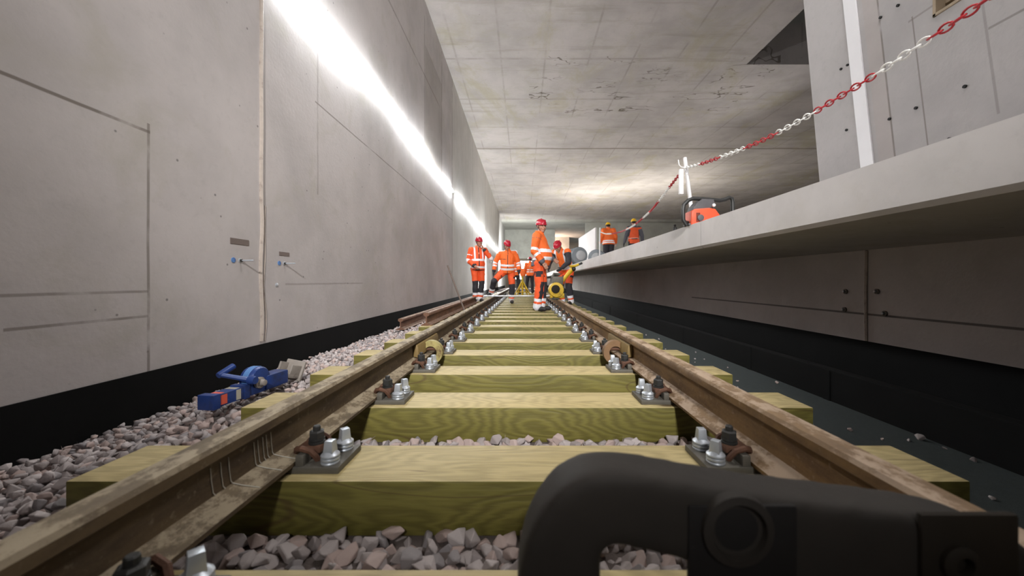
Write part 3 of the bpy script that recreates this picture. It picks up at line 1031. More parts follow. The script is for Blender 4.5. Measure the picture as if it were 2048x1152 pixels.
bm = NB()
lathe(bm, [(0.030, 0.0), (0.030, -0.016), (0.02, -0.02)], 18, 'Y', (L(1394, 438).x, -0.066, L(1394, 438).z))
obj('starter_cap', bm, M['saw_grey'], t)
bm = NB()
tube(bm, [L(1419, 410, 0.02), L(1426, 410, 0.02), L(1429, 416, 0.02), L(1427, 424, 0.02)], 0.008, 8)
obj('hose_loop', bm, M['black'], t)
bm = NB()
lathe(bm, [(0.016, 0.0), (0.016, -0.02), (0.012, -0.024)], 14, 'Y', (L(1421, 413).x, -0.05, L(1421, 413).z))
tag(obj('filler_cap', bm, M['white_metal'], t), 'white filler cap')
for yy in (-0.03,):
    bm = NB()
    pa = [(1371, 452), (1364, 441), (1363.5, 420), (1365, 411), (1374, 402), (1383, 398.5), (1400, 399), (1420, 401), (1436, 402.5), (1446, 400.5), (1455, 396.5), (1460, 398.5), (1461.5, 406), (1462, 432), (1461, 446)]
    tube(bm, [L(x, y, yy) for x, y in pa], 0.019, 10)
    obj('frame_tube', bm, M['black'], t)
for (x, y) in ((1366, 444), (1461, 440)):
    bm = NB()
    tube(bm, [L(x, y, -0.03), L(1385 if x < 1400 else 1434, y + 2, 0.0)], 0.012, 8)
    obj('frame_bracket', bm, M['black'], t)
bm = NB()
tube(bm, [L(1434, 440, 0.0), L(1444, 433, 0.0), L(1455, 428, 0.0), L(1460, 424, 0.0)], 0.012, 8)
tube(bm, [L(1432, 446, 0.0), L(1446, 441, 0.0), L(1459, 438, 0.0)], 0.012, 8)
obj('throttle_linkage', bm, M['black'], t)
bm = NB()
box(bm, (L(1372, 0).x, -0.06, 0.0), (L(1440, 0).x, 0.07, 0.018), 0.004)
obj('skid_plate', bm, M['saw_grey'], t)
bm = NB()
lathe(bm, [(0.022, 0), (0.022, 0.055), (0.012, 0.065), (0.014, 0.085), (0.012, 0.088)], 12, 'Z', (XE + 0.08, 4.18, ZP))
tag(obj('small_bottle', bm, M['black']), 'small black bottle on the platform edge left of the orange saw', 'bottle')


def stanchion(loc, h, lean, label, hook=True):
    t = thing('chain_post', label, 'post', loc, 0, 'white chain posts on the platform')
    bm = NB()
    tube(bm, [(0, 0, 0), (lean * 0.5, 0, h * 0.5), (lean, 0, h)], 0.022, 12)
    lathe(bm, [(0.022, h), (0.019, h + 0.012)], 12, 'Z', (lean, 0, 0))
    obj('pole', bm, M['white_metal'], t)
    bm = NB()
    lathe(bm, [(0.13, 0), (0.13, 0.012), (0.04, 0.03), (0.028, 0.07)], 20, 'Z')
    obj('foot', bm, M['grey_plate'], t)
    if hook:
        bm = NB()
        z = h - 0.11
        tube(bm, [(lean, 0, z), (lean - 0.05, -0.01, z + 0.005), (lean - 0.075, -0.012, z + 0.03), (lean - 0.085, -0.012, z + 0.09)], 0.006, 6)
        obj('hook', bm, M['white_metal'], t)
        bm = NB()
        box(bm, (lean - 0.075, -0.03, z - 0.32), (lean - 0.025, 0.012, z - 0.02), 0.01)
        obj('sleeve', bm, M['white_metal'], t)
    return t


pb = PT(1386, 425, 4.5)
pt_ = PT(1370, 317, 4.5)
stanchion((pb.x + 0.02, 4.5, ZP), pt_.z - ZP, pt_.x - pb.x - 0.02, 'white chain post with side hook standing behind the orange saw')
qb, qt = PT(1199, 520, 12.6), PT(1200, 456, 12.6)
stanchion((qb.x, 12.6, ZP), qt.z - ZP, qt.x - qb.x, 'distant white chain post left of the yellow-helmeted workers', False)


def link_mesh(bm, p, d, r, L_, twist):
    """One oval link centred at p along d."""
    x, y = frame_of(d)
    u = x * math.cos(twist) + y * math.sin(twist)
    path = []
    for k in range(12):
        a = 2 * math.pi * k / 12
        path.append(p + d * (math.cos(a) * L_ * 0.5) + u * (math.sin(a) * L_ * 0.27))
    tube(bm, path, r, 6, closed=True)


def chain(label, keys, segs):
    """keys: world points; segs: (kind, number of links), thing > sections."""
    t = thing('barrier_chain', label, 'chain', keys[0], 0, 'red and white barrier chains')
    P = [Vector(k) for k in keys]
    fine = []
    for i in range(len(P) - 1):
        p0, p1, p2, p3 = P[max(0, i - 1)], P[i], P[i + 1], P[min(len(P) - 1, i + 2)]
        for k in range(40):
            s = k / 40
            fine.append(0.5 * ((2 * p1) + (p2 - p0) * s + (2 * p0 - 5 * p1 + 4 * p2 - p3) * s * s + (3 * p1 - p0 - 3 * p2 + p3) * s ** 3))
    fine.append(P[-1])
    acc = [0.0]
    for a, b in zip(fine, fine[1:]): acc.append(acc[-1] + (b - a).length)
    Ltot = acc[-1]

    def at(s):
        i = min(len(acc) - 2, max(0, int(np.searchsorted(acc, s) - 1)))
        f = (s - acc[i]) / max(1e-9, acc[i + 1] - acc[i])
        return fine[i].lerp(fine[i + 1], f)
    s, i = 0.0, 0
    pitch = 0.047
    for kind, y_end in segs:
        bm = NB()
        while s < Ltot - 0.02 and (at(s).y > y_end):
            p, pp = at(s), at(min(Ltot, s + 0.01))
            link_mesh(bm, p - P[0], (pp - p).normalized(), 0.0048, 0.062, (math.pi / 2) * (i % 2) + 0.5)
            s += pitch
            i += 1
        if len(bm.verts):
            obj('red_section' if kind == 'r' else 'white_section', bm, M['chain_red' if kind == 'r' else 'chain_white'], t, angle=60)
        else:
            bm.free()
    return t


def on_plane(x, y, X=1.93):
    d = X * F / (x - VX)
    return PT(x, y, d)


K = [PT(1372, 335, 4.48)] + [on_plane(x, y) for x, y in ((1400, 328.5), (1450, 311), (1520, 283), (1600, 241), (1680, 193), (1760, 143), (1830, 96), (1900, 50), (1975, -2), (2060, -60), (2200, -150))]
ye = lambda x: 1.93 * F / (x - VX)
chain('red and white plastic chain sagging from the near post toward the camera', K,
      [('w', ye(1397)), ('r', ye(1440)), ('w', ye(1488)), ('r', ye(1556)), ('w', ye(1634)), ('r', ye(1744)), ('w', ye(1868)), ('r', ye(2080)), ('w', 0.2)])
K2 = [PT(1199, 463, 12.58), PT(1214, 468, 11.0), PT(1240, 464, 9.2), PT(1267, 451, 7.9), PT(1298, 425, 6.6), PT(1317, 403, 5.8), PT(1340, 373, 5.05), PT(1366, 340, 4.52)]
chain('red and white plastic chain running back between the two chain posts', K2, [('w', 10.3), ('r', 8.6), ('w', 7.7), ('r', 7.1), ('w', 6.6), ('r', 5.8), ('w', 5.1), ('r', 4.4)])

# ventilation duct coils, white board
for px, py, d, r, yaw, lab in ((1154, 523, 12.2, 0.25, 12, 'silver corrugated duct coil standing at the platform edge, nearer the track'),
                               (1194, 518, 13.6, 0.27, -20, 'silver corrugated duct coil behind the distant chain post')):
    q = PT(px, py, d)
    t = thing('duct_coil', lab, 'duct', (q.x, d, ZP), R(yaw), 'duct coils on the platform')
    bm = NB()
    prof = []
    for k in range(25):
        prof.append((r + (0.022 if k % 2 else 0.0), -0.25 + 0.75 * k / 24))
    lathe(bm, [(r * 0.6, -0.25)] + prof + [(r * 0.6, 0.5)], 30, 'Y', (0, 0, r + 0.022))
    obj('corrugated_duct', bm, M['duct'], t, angle=20)
    bm = NB()
    lathe(bm, [(r * 0.62, -0.24), (r * 0.62, -0.30), (r * 0.45, -0.33), (r * 0.2, -0.335)], 24, 'Y', (0.02, 0, r + 0.022))
    obj('foil_core', bm, M['duct_pale'], t)
a, b = PT(1190, 455, 17.0), PT(1165, 477, 22.0)
bm = NB()
prism(bm, [(17.0, ZP), (22.0, ZP), (22.0, b.z), (17.0, a.z)], a.x, a.x + 0.06, 'X')
o = obj('white_hoarding', bm, M['board'], smooth=False)
tag(o, 'white hoarding board standing behind the silver duct coils', 'board')

# yellow mast trestle, floodlights, far figures' kit
t = thing('trestle_stand', 'yellow mast on splayed legs standing between the rails', 'stand', (-0.02, 14.2, -0.02))
bm = NB()
tube(bm, [(0, 0, 0.0), (0, 0, 0.95)], 0.035, 8)
obj('mast', bm, M['yellow'], t)
for dx, dy in ((-0.33, -0.1), (0.33, -0.1), (-0.22, 0.3), (0.22, 0.3)):
    bm = NB()
    tube(bm, [(dx, dy, 0.0), (0, 0, 0.62)], 0.022, 6)
    obj('leg', bm, M['yellow'], t)
bm = NB()
tube(bm, [(-0.25, -0.075, 0.18), (0.25, -0.075, 0.18)], 0.016, 6)
tube(bm, [(-0.17, -0.05, 0.32), (0.17, -0.05, 0.32)], 0.016, 6)
obj('brace', bm, M['yellow'], t)
bm = NB()
box(bm, (-0.08, -0.06, 0.78), (0.08, 0.06, 1.06), 0.01)
tag(obj('head_box', bm, M['orange'], t), 'orange box on the mast')
for px, py, d, w, h, lab in ((1053, 536, 24.0, 1.2, 0.9, 'glaring white floodlight over the track behind the yellow stand'), (1033, 545, 27.0, 0.8, 0.9, 'glaring white floodlight at the far track end behind the bending worker')):
    q = PT(px, py, d)
    t = thing('floodlight', lab, 'lamp', (q.x, d, -0.02), 0, 'floodlights at the track end')
    bm = NB()
    box(bm, (-w / 2, -0.03, q.z - h / 2), (w / 2, 0.03, q.z + h / 2), 0.02)
    obj('lamp_glass', bm, M['flood'], t)
    bm = NB()
    box(bm, (-w / 2 - 0.04, 0.0, q.z - h / 2 - 0.04), (w / 2 + 0.04, 0.12, q.z + h / 2 + 0.04), 0.02)
    obj('housing', bm, M['saw_grey'], t)
    bm = NB()
    tube(bm, [(0, 0.08, 0), (0, 0.08, q.z - h / 2)], 0.03, 8)
    for k in range(3):
        a = R(90 + 120 * k)
        tube(bm, [(0, 0.08, 0.4), (0.24 * math.cos(a), 0.08 + 0.24 * math.sin(a), 0.02)], 0.018, 6)
    obj('tripod', bm, M['saw_grey'], t)

# yellow track machine held by the bending worker
q = PT(1113, 608, 8.1)
t = thing('sleeper_screw_machine', 'yellow motor machine with raised handle standing on the right rail', 'machine', (q.x, 8.05, ZR + RH + 0.0))
sy = 8.05 / F
G = lambda px, py, y=0.0: Vector(((px - VX) * sy - q.x, y, H + (VY - py) * sy - (ZR + RH)))
bm = NB()
lathe(bm, [(0.05, -0.16), (0.15, -0.15), (0.165, -0.06), (0.165, 0.08), (0.12, 0.14), (0.05, 0.15)], 22, 'Y', G(1112, 579.5))
box(bm, G(1100, 596, -0.1), G(1128, 586, 0.1), 0.02)
obj('gear_case', bm, M['yellow'], t)
bm = NB()
lathe(bm, [(0.09, -0.16), (0.085, -0.185), (0.05, -0.19)], 18, 'Y', G(1110, 578))
obj('cover_ring', bm, M['lever_rust'], t)
bm = NB()
box(bm, G(1104, 570, -0.09), G(1126, 553, 0.10), 0.02)
tube(bm, [G(1104, 556, 0), G(1108, 548, 0), G(1120, 549, 0)], 0.03, 8)
tag(obj('engine', bm, M['plate'], t), 'grey engine')
bm = NB()
tube(bm, [G(1122, 566, 0), G(1132, 553, 0), G(1143, 540, 0), G(1146, 533, 0)], [0.035, 0.042, 0.05, 0.03], 10)
tube(bm, [G(1139, 533, -0.06), G(1150, 532, -0.03), G(1157, 529, -0.02)], 0.026, 8)
obj('handle_arm', bm, M['yellow'], t)
bm = NB()
tube(bm, [G(1155, 530, -0.02), G(1164, 526, -0.02)], 0.024, 10)
obj('grip', bm, M['black'], t)
bm = NB()
ellipsoid(bm, G(1147, 538, -0.03), (0.045, 0.05, 0.05))
obj('throttle_box', bm, M['black'], t)
bm = NB()
tube(bm, [G(1113, 594, 0), G(1113, 597.3, 0)], 0.03, 10)
for s in (-0.09, 0.09):
    tube(bm, [G(1106, 594, s), G(1106, 597.2, s)], 0.022, 8)
box(bm, (G(1103, 0).x, -0.14, 0.0), (G(1118, 0).x, 0.14, 0.03), 0.006)
obj('rail_guide', bm, M['dark_steel'], t)

# ------------------------------------------------------------------ people


def capsule(bm, a, b, ra, rb, n=12, flat=1.0, ref=None):
    a, b = Vector(a), Vector(b)
    d = b - a
    if d.length < 1e-5: d = Vector((0, 0, 0.001))
    x, y = frame_of(d, ref)
    dn = d.normalized()
    rr = []
    for k in range(4):
        t_ = math.pi / 2 * (1 - k / 4) * 0.97
        rr.append((a - dn * ra * math.sin(t_), ra * math.cos(t_)))
    for k in range(5):
        f = k / 4
        rr.append((a.lerp(b, f), ra + (rb - ra) * f))
    for k in range(1, 5):
        t_ = math.pi / 2 * (k / 4) * 0.97
        rr.append((b + dn * rb * math.sin(t_), rb * math.cos(t_)))
    rings(bm, [[c + (x * math.cos(2 * math.pi * j / n) + y * math.sin(2 * math.pi * j / n) * flat) * r for j in range(n)] for c, r in rr])


def torso(bm, secs, n=20):
    """secs: (centre, half-width vector, half-depth vector)."""
    rings(bm, [[c + u * math.cos(2 * math.pi * j / n) + w * math.sin(2 * math.pi * j / n) for j in range(n)] for c, u, w in secs])


def seg_t(p, a, b):
    d = b - a
    t_ = max(-0.3, min(1.3, (p - a).dot(d) / d.length_squared))
    return t_, (p - (a + d * max(0, min(1, t_)))).length


def hand(bm, wrist, d, palm_n, curl=0.5, side=1, sc=1.0):
    """Palm, four bent fingers and a thumb leaving the side of the palm."""
    d = d.normalized()
    palm_n = (palm_n - d * palm_n.dot(d)).normalized()
    lat = d.cross(palm_n) * side
    L_ = lambda a, b, c: wrist + (d * a + lat * b + palm_n * c) * sc
    capsule(bm, L_(0.0, 0, 0), L_(0.03, 0, 0), 0.026, 0.028)
    for b in (-0.026, -0.009, 0.009, 0.026):
        capsule(bm, L_(0.02, b * 0.7, 0), L_(0.088, b, 0.004), 0.016, 0.0135, 8)
    for b, ln in ((-0.028, 0.058), (-0.0095, 0.074), (0.0095, 0.080), (0.028, 0.070)):
        p0 = L_(0.088, b, 0.004)
        a1, a2, a3 = curl * 0.5, curl * 1.3, curl * 1.9
        p1 = p0 + (d * math.cos(a1) + palm_n * math.sin(a1)) * ln * 0.45 * sc
        p2 = p1 + (d * math.cos(a2) + palm_n * math.sin(a2)) * ln * 0.32 * sc
        p3 = p2 + (d * math.cos(a3) + palm_n * math.sin(a3)) * ln * 0.23 * sc
        capsule(bm, p0, p1, 0.0105, 0.0095, 8)
        capsule(bm, p1, p2, 0.0095, 0.009, 8)
        capsule(bm, p2, p3, 0.009, 0.0075, 8)
    t0, t1 = L_(0.025, 0.024, 0.006), L_(0.062, 0.050, 0.02)
    capsule(bm, t0, t1, 0.015, 0.0115, 8)
    capsule(bm, t1, t1 + (d * 0.8 + palm_n * 0.5 - lat * 0.1).normalized() * 0.032 * sc, 0.0115, 0.009, 8)


V = Vector


def person(name, label, loc, rotz, J, look, bulk=1.0, belly=0.0, jacket=None, trousers=None, helmet='red', group=None, scale=1.0, hands=True, beard=False):
    """J: joints in the figure's own frame (facing -Y, metres). look: colours by garment region."""
    t = thing('person', label, 'person', loc, rotz, group)
    t.scale = (scale,) * 3
    j = {k: V(v) for k, v in J.items()}
    # head frame
    Rh = Euler((R(J.get('pitch', 0) if not isinstance(J.get('pitch', 0), tuple) else 0), 0, R(J.get('yaw', 0))), 'XYZ').to_matrix() if False else (Matrix.Rotation(R(look.get('yaw', 0)), 3, 'Z') @ Matrix.Rotation(R(look.get('pitch', 0)), 3, 'X') @ Matrix.Rotation(R(look.get('tilt', 0)), 3, 'Y'))
    hc = j['head']
    hp = lambda a, b, c: hc + Rh @ V((a, b, c))
    bm = NB()
    # head: skull, face, jaw, nose, ears, brow, lips
    ellipsoid(bm, hp(0, 0.018, 0.035), (0.076, 0.094, 0.085), Rh)
    ellipsoid(bm, hp(0, -0.030, -0.025), (0.064, 0.064, 0.085), Rh)
    ellipsoid(bm, hp(0, -0.055, -0.088), (0.038, 0.034, 0.030), Rh)
    capsule(bm, hp(0, -0.094, 0.012), hp(0, -0.112, -0.026), 0.010, 0.015, 8)
    capsule(bm, hp(-0.034, -0.088, 0.024), hp(0.034, -0.088, 0.024), 0.010, 0.010, 8)
    capsule(bm, hp(-0.020, -0.092, -0.058), hp(0.020, -0.092, -0.058), 0.009, 0.009, 8)
    for s in (-1, 1):
        ellipsoid(bm, hp(s * 0.077, 0.012, -0.008), (0.012, 0.022, 0.034), Rh, 8, 6)
        ellipsoid(bm, hp(s * 0.042, -0.068, -0.028), (0.026, 0.024, 0.026), Rh, 8, 6)
    capsule(bm, j['neck'] - V((0, 0, 0.05)), hp(0, 0.01, -0.06), 0.062, 0.056)
    # trunk and limbs, slim, under the clothes
    capsule(bm, j['pelvis'], j['chest'], 0.12, 0.13)
    capsule(bm, j['chest'], j['neck'], 0.12, 0.06)
    for s in 'LR':
        capsule(bm, j['chest'] + V((0, 0, 0.06)), j['sh' + s], 0.07, 0.055)
        capsule(bm, j['sh' + s], j['el' + s], 0.048, 0.040)
        capsule(bm, j['el' + s], j['wr' + s], 0.038, 0.027)
        capsule(bm, j['pelvis'], j['hip' + s], 0.1, 0.085)
        capsule(bm, j['hip' + s], j['kn' + s], 0.08, 0.055)
        capsule(bm, j['kn' + s], j['an' + s], 0.055, 0.038)
        capsule(bm, j['an' + s], j['an' + s].lerp(j['to' + s], 0.6), 0.036, 0.032)
        d = j['hd' + s] - j['wr' + s] if 'hd' + s in j else j['wr' + s] - j['el' + s]
        pn = look.get('palm' + s, V((1 if s == 'R' else -1, 0, 0)))
        hand(bm, j['wr' + s] + d.normalized() * 0.01, d, V(pn), look.get('curl' + s, 0.45), 1 if s == 'R' else -1, look.get('hands', 1.0))
    glove = look.get('gloves')

    def body_mat(c, n_):
        if glove:
            for s in 'LR':
                if (c - j['wr' + s]).length < 0.2 and seg_t(c, j['el' + s], j['wr' + s])[0] > 1.0: return 1
        return 0
    fuse('body', bm, 0.0065, [M['skin'], M['navy']], t, 3, body_mat if glove else None)
    if look.get('face', True):
        for s in (-1, 1):
            bm = NB()
            ellipsoid(bm, hp(s * 0.031, -0.0845, 0.006), (0.012, 0.009, 0.006), Rh, 10, 6)
            obj('eye', bm, M['eye'], t)
            bm = NB()
            capsule(bm, hp(s * 0.018, -0.097, 0.027), hp(s * 0.046, -0.088, 0.026), 0.005, 0.004, 6)
            obj('eyebrow', bm, M['hair'], t)
    bm = NB()
    ellipsoid(bm, hp(0, 0.030, 0.018), (0.080, 0.088, 0.070), Rh)
    bmesh.ops.delete(bm, geom=[v for v in bm.verts if (Rh.transposed() @ (v.co - hc)).y < -0.015], context='VERTS')
    obj('hair', bm, M['hair'], t)

    # jacket
    bw = bulk
    jm = jacket['mats']
    bm = NB()
    up = j['neck'] - j['pelvis']
    axis = up.normalized()
    side = (j['shL'] - j['shR'])
    side = (side - axis * side.dot(axis)).normalized()
    fwd = axis.cross(side) * -1
    if fwd.dot(V((0, -1, 0))) < 0 and look.get('fwdflip', True): fwd = -fwd
    P_ = lambda f: j['pelvis'].lerp(j['chest'], f / 0.62) if f <= 0.62 else j['chest'].lerp(j['neck'], (f - 0.62) / 0.38)
    secs = []
    for f, w, dpt, fo in ((-0.20, 0.192, 0.158, 0.0), (-0.05, 0.196, 0.15, 0.005), (0.1, 0.19, 0.142, 0.02), (0.3, 0.188, 0.140, 0.02), (0.5, 0.20, 0.135, 0.01), (0.68, 0.205, 0.125, 0.0), (0.82, 0.17, 0.105, 0.0), (0.92, 0.105, 0.085, 0.0), (1.02, 0.075, 0.078, -0.005), (1.10, 0.074, 0.078, -0.01)):
        b_ = belly * math.exp(-((f - 0.18) / 0.28) ** 2)
        if jacket.get('short') and f < -0.1: continue
        c = (P_(f) if f >= 0 else j['pelvis'] + axis * (f * up.length)) + fwd * (fo + b_ * 0.6)
        secs.append((c, side * w * bw, fwd * (dpt * bw + b_ * 0.6)))
    torso(bm, secs)
    sl = jacket.get('sleeve', 1.0)
    for s in 'LR':
        capsule(bm, P_(0.78), j['sh' + s], 0.085 * bw, 0.082 * bw)
        capsule(bm, j['sh' + s], j['el' + s], 0.082 * bw, 0.066 * bw)
        capsule(bm, j['el' + s], j['el' + s].lerp(j['wr' + s], 0.93 * sl), 0.065 * bw, 0.052)
    tl = up.length

    def ja(c, n_):
        best = ('T', 0, 9.0)
        f = (c - j['pelvis']).dot(axis) / tl
        for s in 'LR':
            for nm, a, b, r in (('U' + s, j['sh' + s], j['el' + s], 0.074 * bw), ('F' + s, j['el' + s], j['wr' + s], 0.06 * bw)):
                t_, dd = seg_t(c, a, b)
                if dd < r * 1.32 and dd / r < best[2] and not (nm[0] == 'U' and t_ < 0.15): best = (nm, t_, dd / r)
        off = c - (j['pelvis'] + axis * (f * tl))
        return jacket['fn'](best[0], best[1], f, off.dot(side), off.dot(fwd), c)
    fuse('jacket', bm, 0.0085, jm, t, 5, ja, 0.008)

    # trousers
    tm = trousers['mats']
    bm = NB()
    torso(bm, [(j['pelvis'] + axis * 0.08 + fwd * belly * 0.3, side * 0.168 * bw, fwd * (0.118 * bw + belly * 0.3)), (j['pelvis'] - axis * 0.02, side * 0.178 * bw, fwd * 0.13 * bw), (j['pelvis'] - axis * 0.10, side * 0.17 * bw, fwd * 0.125 * bw)])
    for s in 'LR':
        capsule(bm, j['pelvis'] - axis * 0.04, j['hip' + s], 0.115 * bw, 0.108 * bw)
        capsule(bm, j['hip' + s], j['kn' + s], 0.108 * bw, 0.082 * bw)
        capsule(bm, j['kn' + s], j['an' + s], 0.080 * bw, 0.074 * bw)

    def ta(c, n_):
        best = ('P', 0, 9.0)
        for s in 'LR':
            for nm, a, b in (('H' + s, j['hip' + s], j['kn' + s]), ('S' + s, j['kn' + s], j['an' + s])):
                t_, dd = seg_t(c, a, b)
                if dd < best[2]: best = (nm, t_, dd)
        return trousers['fn'](best[0], best[1], (c - j['pelvis']).dot(side), n_.dot(fwd), n_.dot(side))
    fuse('trousers', bm, 0.0085, tm, t, 5, ta, 0.009)
    # boots
    for s in 'LR':
        bm = NB()
        a, to = j['an' + s], j['to' + s]
        capsule(bm, a + V((0, 0, 0.03)), a - (to - a).normalized() * 0.02 - V((0, 0, 0.02)), 0.056, 0.050)
        heel = a - (to - a).normalized() * 0.045 - V((0, 0, 0.035))
        capsule(bm, heel, a.lerp(to, 0.6) - V((0, 0, 0.02)), 0.044, 0.046)
        capsule(bm, a.lerp(to, 0.55) - V((0, 0, 0.012)), to, 0.046, 0.040)
        fuse('boot', bm, 0.008, [M['boot']], t, 3)
    # helmet
    hm = M['red_helmet'] if helmet == 'red' else M['yellow_helmet']
    bm = NB()
    pts = []
    for k in range(9):
        e = R(-8 + 96 * k / 8)
        pts.append([hp(0.098 * math.cos(e) * math.cos(a), 0.012 + 0.122 * math.cos(e) * math.sin(a) - (0.012 if math.sin(a) < -0.7 else 0), 0.040 + 0.105 * math.sin(e)) for a in [2 * math.pi * q_ / 24 for q_ in range(24)]])
    rings(bm, pts)
    for dx in (-0.045, 0, 0.045):
        tube(bm, [hp(dx, -0.075, 0.115), hp(dx * 0.9, 0.01, 0.150 - abs(dx) * 0.3), hp(dx, 0.10, 0.112)], 0.010, 6)
    hb = obj('helmet', bm, hm, t, angle=60)
    bm = NB()
    pts = []
    for k in range(13):
        a = R(-160 + 140 * k / 12)
        i_, o_ = 1.0, 1.0 + 0.26 * math.sin(math.pi * k / 12)
        f = lambda q_, z: hp(0.097 * q_ * math.cos(a), 0.010 + 0.120 * q_ * math.sin(a), z)
        pts.append([f(i_ * 0.98, 0.034), f(o_, 0.022), f(o_, 0.028), f(i_ * 0.98, 0.044)])
    rings(bm, pts)
    obj('peak', bm, hm, hb, angle=40)
    bm = NB()
    for s in (-1, 1):
        tube(bm, [hp(s * 0.088, -0.02, 0.03), hp(s * 0.080, -0.03, -0.04), hp(s * 0.03, -0.058, -0.112)], 0.005, 6)
        tube(bm, [hp(s * 0.090, 0.05, 0.03), hp(s * 0.080, -0.03, -0.04)], 0.005, 6)
    obj('chin_strap', bm, M['navy'], hb)
    return t


def stand(**kw):
    J = dict(pelvis=(0, 0, 0.97), chest=(0, 0.0, 1.30), neck=(0, 0.01, 1.50), head=(0, -0.02, 1.64),
             shL=(0.19, 0.01, 1.43), shR=(-0.19, 0.01, 1.43), elL=(0.25, 0.03, 1.14), elR=(-0.25, 0.03, 1.14),
             wrL=(0.26, -0.06, 0.89), wrR=(-0.26, -0.06, 0.89), hipL=(0.095, 0, 0.91), hipR=(-0.095, 0, 0.91),
             knL=(0.11, -0.02, 0.50), knR=(-0.11, -0.02, 0.50), anL=(0.115, 0.03, 0.09), anR=(-0.115, 0.03, 0.09),
             toL=(0.13, -0.12, 0.045), toR=(-0.13, -0.12, 0.045))
    J.update(kw)
    return J


# --- standing man in front, seen from his right side
def j_main(nm, t_, f, sx, fw, c):
    if nm == 'T':
        if 0.30 < f < 0.42 or 0.02 < f < 0.14: return 1
        if f < 0.02 and fw < -0.04: return 2
        if f < -0.17: return 2
        if f > 0.88: return 0
        return 0
    if nm[0] == 'U': return 1 if 0.78 < t_ < 0.95 else (2 if 0.0 < t_ < 0.17 else 0)
    if 0.22 < t_ < 0.40: return 1
    if t_ > 0.80: return 2
    return 0


def t_main(nm, t_, sx, nf, ns):
    if nm[0] == 'S':
        if 0.62 < t_ < 0.76 or t_ > 0.86: return 1
        if t_ < 0.62 and nf > 0.35: return 2
    if nm[0] == 'H' and t_ > 0.86 and nf > 0.35: return 2
    if nm[0] == 'H' and 0.36 < t_ < 0.62 and abs(ns) > 0.72: return 2
    return 0


J = stand(pelvis=(0, 0.0, 0.97), chest=(0, -0.02, 1.31), neck=(0, -0.01, 1.50), head=(0.0, -0.035, 1.635), shR=(-0.2, 0.02, 1.43), elR=(-0.25, 0.06, 1.14), wrR=(-0.24, -0.10, 0.93), hdR=(-0.22, -0.18, 0.82),
          elL=(0.24, -0.06, 1.13), wrL=(0.10, -0.26, 1.0), knL=(0.11, -0.05, 0.5), anL=(0.10, -0.02, 0.09), toL=(0.13, -0.17, 0.045), anR=(-0.10, 0.03, 0.09), toR=(-0.13, -0.12, 0.045))
q = PT(1079, 620, 7.25)
person('person', 'person in red helmet and orange hi-vis suit standing on the track, turned sideways', (q.x, 7.25, 0), R(78), J,
       dict(yaw=-48, pitch=4, palmR=(0.5, 0.3, 0), curlR=0.6), 1.06, 0.07, dict(mats=[M['orange'], M['reflect'], M['grey_cloth']], fn=j_main), dict(mats=[M['orange_red'], M['reflect'], M['navy']], fn=t_main), 'red', 'workers in orange', 0.99)


# --- bending-leg worker, facing the camera
def j_two(nm, t_, f, sx, fw, c):
    if nm == 'T':
        if 0.16 < f < 0.27 or -0.04 < f < 0.07: return 1
        if abs(sx) < 0.008 and fw > 0.05: return 2
        if 0.52 < f < 0.545 and sx < -0.04 and fw > 0.05: return 2
        if f > 0.80 and abs(sx) > 0.06 and fw < 0.03: return 1
        return 0
    if nm[0] == 'U': return 1 if 0.92 < t_ else 0
    if t_ < 0.12 or 0.30 < t_ < 0.48: return 1
    return 2 if t_ > 0.86 else 0


def t_two(nm, t_, sx, nf, ns):
    if nm[0] == 'S':
        if 0.60 < t_ < 0.76 or t_ > 0.86: return 1
        if t_ < 0.60: return 2
    if nm[0] == 'H' and t_ > 0.88: return 2
    if nm[0] == 'H' and 0.4 < t_ < 0.52 and ns > 0.6: return 2
    return 0


J = stand(pelvis=(0, 0.02, 0.95), chest=(0.0, -0.02, 1.27), neck=(0.01, -0.06, 1.46), head=(-0.01, -0.12, 1.58), shL=(0.2, -0.02, 1.39), shR=(-0.19, -0.02, 1.38),
          elR=(-0.33, 0.02, 1.12), wrR=(-0.37, -0.05, 0.88), elL=(0.30, 0.0, 1.11), wrL=(0.31, -0.10, 0.88),
          hipL=(0.10, 0.02, 0.89), hipR=(-0.10, 0.02, 0.89), knL=(0.13, -0.01, 0.48), anL=(0.115, 0.04, 0.09), toL=(0.13, -0.11, 0.045),
          knR=(-0.36, -0.14, 0.62), anR=(-0.44, 0.10, 0.30), toR=(-0.52, -0.03, 0.24))
q = PT(1017, 607, 9.6)
person('person', 'person in red helmet looking down, facing the camera with one foot raised', (q.x - 0.03, 9.62, 0), R(4), J,
       dict(yaw=14, pitch=24, gloves=True, tilt=6), 1.02, 0.02, dict(mats=[M['orange'], M['reflect'], M['navy']], fn=j_two), dict(mats=[M['orange_red'], M['reflect'], M['navy']], fn=t_two), 'red', 'workers in orange', 0.93)


# --- worker by the wall with his hand at his face
def j_one(nm, t_, f, sx, fw, c):
    if nm == 'T':
        if 0.28 < f < 0.38 or -0.10 < f < 0.0: return 1
        if 0.09 < abs(sx) < 0.13 and f > 0.28: return 1
        if abs(sx + 0.0) < 0.012 and fw > 0.05: return 2
        if f < -0.16: return 2
        return 0
    if nm[0] == 'U': return 1 if t_ > 0.86 or 0.45 < t_ < 0.52 else 0
    if t_ < 0.14: return 1
    return 2 if t_ > 0.86 else 0


def t_one(nm, t_, sx, nf, ns):
    if nm[0] == 'S':
        if 0.58 < t_ < 0.74 or t_ > 0.86: return 1
        if t_ < 0.58 and nf > -0.1: return 2
    if nm[0] == 'H' and t_ > 0.82 and nf > 0.1: return 2
    return 0


